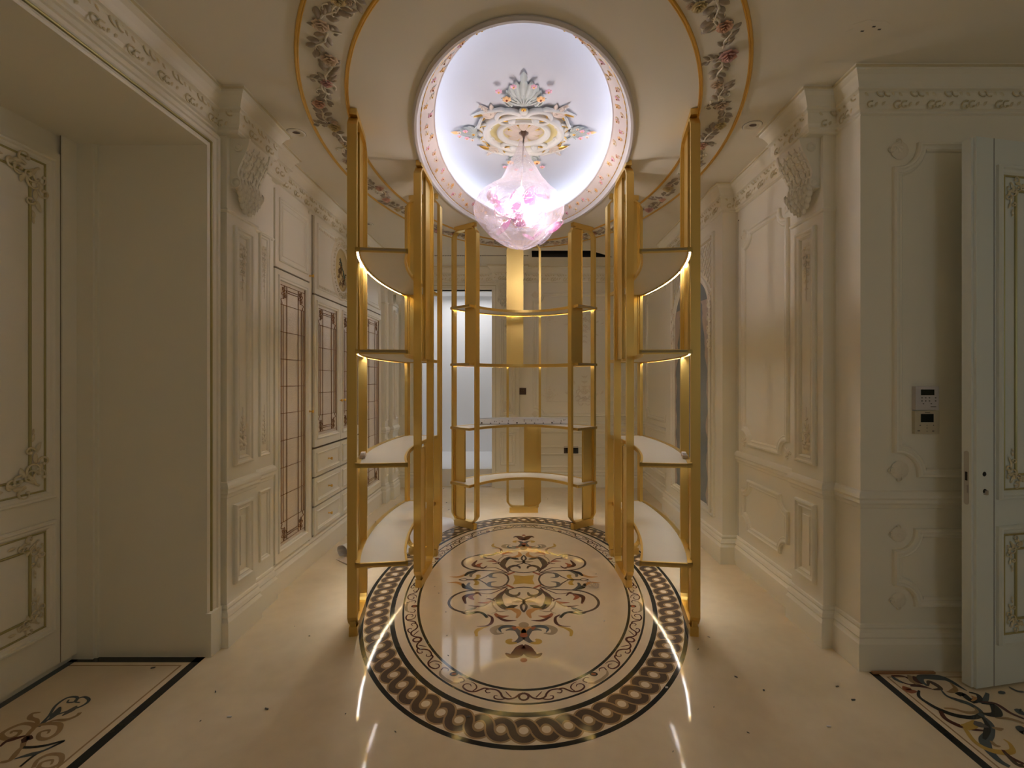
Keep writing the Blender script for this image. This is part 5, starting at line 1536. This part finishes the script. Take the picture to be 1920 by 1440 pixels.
# left threshold panel
def Lp(X, Y): p = at(X / 4.8, 1180 + Y / 4.8); return (p.x, p.y)
mb = MB()
box(mb, FLOOR, -2.27, -1.612, .3, 2.300, 0, H1, 'floor_in')
box(mb, FLOOR, -2.27, -1.612, 2.262, 2.304, 0, H2, 'black'); box(mb, FLOOR, -1.655, -1.612, .3, 2.304, 0, H2, 'black'); box(mb, FLOOR, -2.27, -2.235, .3, 2.304, 0, H2, 'slate')
box(mb, FLOOR, -2.235, -1.685, 2.232, 2.238, 0, H2, 'tan'); box(mb, FLOOR, -1.690, -1.682, .3, 2.238, 0, H2, 'tan')
LS = [
 ([(350, 870), (440, 780), (500, 690), (600, 620), (690, 612), (680, 650), (610, 660), (620, 635)], .012, 'slate', (.8, .5)),
 ([(350, 880), (470, 790), (600, 740), (740, 690), (800, 640), (760, 610), (690, 630), (680, 655), (720, 660)], .012, 'slate', (.8, .5)),
 ([(440, 820), (500, 760), (540, 700)], .03, 'slate', (.2, .2)), ([(560, 780), (640, 730), (690, 690)], .03, 'grey', (.2, .2)),
 ([(340, 860), (330, 820), (270, 800), (290, 760), (365, 750)], .018, 'tan', (.6, .4)),
 ([(400, 850), (500, 820), (600, 815), (690, 780), (720, 750)], .016, 'tan', (.3, .9)),
 ([(200, 1080), (230, 980), (320, 880), (440, 850), (540, 860), (520, 930), (430, 985), (350, 980), (360, 930), (440, 910), (430, 940)], .018, 'tan', (.9, .4)),
 ([(270, 930), (310, 870), (220, 850), (100, 890), (10, 950), (60, 990), (150, 960), (180, 920), (110, 920), (100, 940)], .018, 'tan', (.9, .4)),
 ([(0, 1060), (60, 1010), (160, 980), (230, 960)], .022, 'maroon', (.3, .3)), ([(220, 1020), (240, 980), (290, 990)], .03, 'maroon', (.4, .2)),
 ([(180, 1240), (320, 1130), (470, 1060), (570, 1008), (420, 1045), (300, 1062), (200, 1065)], .012, 'black', (.8, 1)),
 ([(130, 1170), (230, 1140), (350, 1110), (470, 1060)], .020, 'slate', (.2, .1)),
 ([(0, 1200), (90, 1180), (160, 1100), (200, 1060)], .020, 'tan', (.5, .5)),
 ([(300, 1248), (340, 1180), (440, 1130), (550, 1135), (540, 1210), (430, 1260), (350, 1250), (380, 1200), (470, 1180), (460, 1220)], .016, 'tan', (.8, .4)),
]
for i, (pts, wd, m, tp) in enumerate(LS): ribbon(mb, FLOOR, [Lp(*p) for p in pts], wd, H2 + .0001 + .00004 * i, m, tp)
mb.build('threshold_inlay', None, label='dark bordered marble threshold panel with scrolls in the left recess', category='inlaid threshold')
# right threshold panel
def Rp(X, Y): p = at(1600 + X / 6, 1220 + Y / 6); return (p.x, p.y)
mb = MB()
box(mb, FLOOR, 1.655, 3.15, .3, 2.185, 0, H1, 'floor_in')
box(mb, FLOOR, 1.658, 1.694, .3, 2.185, 0, H2, 'black'); box(mb, FLOOR, 1.715, 1.722, .3, 2.150, 0, H2, 'tan'); box(mb, FLOOR, 1.715, 3.15, 2.146, 2.152, 0, H2, 'tan')
RS = [
 ([(430, 285), (560, 290), (640, 330), (700, 380), (600, 375), (500, 330), (440, 290)], .010, 'maroon', (1, 1)), ([(430, 285), (480, 325), (560, 370)], .022, 'slate', (.2, .2)),
 ([(630, 280), (680, 350), (760, 390)], .034, 'tan', (.5, .2)), ([(690, 290), (720, 340), (780, 380)], .030, 'maroon', (.5, .2)),
 ([(840, 400), (770, 350), (760, 300), (880, 300), (1000, 310), (1100, 350), (1200, 410), (1280, 455)], .040, 'slate', (.3, .1)),
 ([(840, 400), (850, 350), (920, 380), (980, 430), (900, 440)], .026, 'brown', (.2, .3)), ([(1090, 360), (1150, 430), (1100, 465), (1050, 465)], .022, 'tan', (.3, .2)),
 ([(600, 410), (620, 450), (720, 460)], .040, 'red', (.7, .1)), ([(640, 400), (760, 400), (900, 440)], .020, 'maroon', (.3, .1)),
 ([(740, 450), (740, 520), (850, 600), (980, 670), (1150, 730), (1330, 755), (1420, 730), (1380, 680)], .026, 'black', (.3, .6)),
 ([(980, 430), (1050, 510), (1180, 560), (1300, 600), (1410, 670), (1440, 740)], .026, 'slate', (.1, .8)),
 ([(980, 680), (1030, 760), (1150, 830), (1300, 880), (1490, 905)], .024, 'maroon', (.6, .3)),
 ([(1020, 650), (1130, 660), (1280, 700), (1390, 690), (1360, 640)], .018, 'tan', (.4, .3)),
 ([(1170, 500), (1230, 490), (1290, 540), (1350, 570), (1390, 540), (1330, 520)], .030, 'black', (.7, .3)), ([(1320, 510), (1380, 540), (1330, 570)], .018, 'orange', (.3, .3)),
 ([(1400, 580), (1480, 560), (1510, 480)], .020, 'slate', (.5, .6)), ([(1300, 470), (1400, 500), (1420, 560), (1340, 590)], .018, 'black', (.5, .5)),
 ([(1430, 590), (1540, 600), (1600, 650), (1610, 720), (1500, 720), (1430, 690)], .034, 'black', (.4, .3)),
 ([(1430, 580), (1600, 600), (1760, 700), (1920, 770)], .018, 'maroon', (.4, .8)), ([(1600, 760), (1760, 770), (1920, 820)], .016, 'tan', (.4, .8)),
 ([(1450, 740), (1540, 830), (1530, 940), (1480, 1020), (1520, 1120), (1640, 1240), (1760, 1310)], .036, 'slate', (.4, .5)),
 ([(1450, 750), (1510, 850), (1490, 950), (1470, 1000)], .020, 'black', (.4, .4)),
 ([(1250, 870), (1340, 1000), (1440, 1080), (1560, 1130), (1700, 1150), (1790, 1130), (1760, 1050), (1690, 1000)], .026, 'ochre', (.5, .2)), ([(1250, 870), (1340, 840), (1360, 790)], .034, 'ochre', (.9, .2)),
 ([(1400, 800), (1440, 850), (1460, 870)], .050, 'grey', (.4, .3)), ([(1680, 1120), (1760, 1200), (1920, 1280)], .018, 'maroon', (.5, .8)),
 ([(1560, 870), (1630, 885), (1690, 880)], .020, 'tan', (.5, .1)), ([(1550, 1020), (1600, 1070), (1660, 1080)], .018, 'tan', (.5, .1)),
 ([(1820, 660), (1880, 690), (1920, 700)], .05, 'slate', (.3, .5)), ([(1830, 880), (1900, 900), (1920, 910)], .06, 'slate', (.3, .5)),
 ([(1700, 1150), (1780, 1230), (1850, 1290), (1920, 1300)], .018, 'brown', (.5, .8)), ([(1640, 460), (1700, 490)], .04, 'slate', (.4, .4)), ([(1750, 410), (1850, 460), (1920, 465)], .016, 'slate', (.4, .5)),
]
for i, (pts, wd, m, tp) in enumerate(RS): ribbon(mb, FLOOR, [Rp(*p) for p in pts], wd, H2 + .0001 + .00003 * i, m, tp)
mb.build('threshold_inlay', None, label='marble threshold panel with bold arabesque scrolls beneath the open door at the right', category='inlaid threshold')
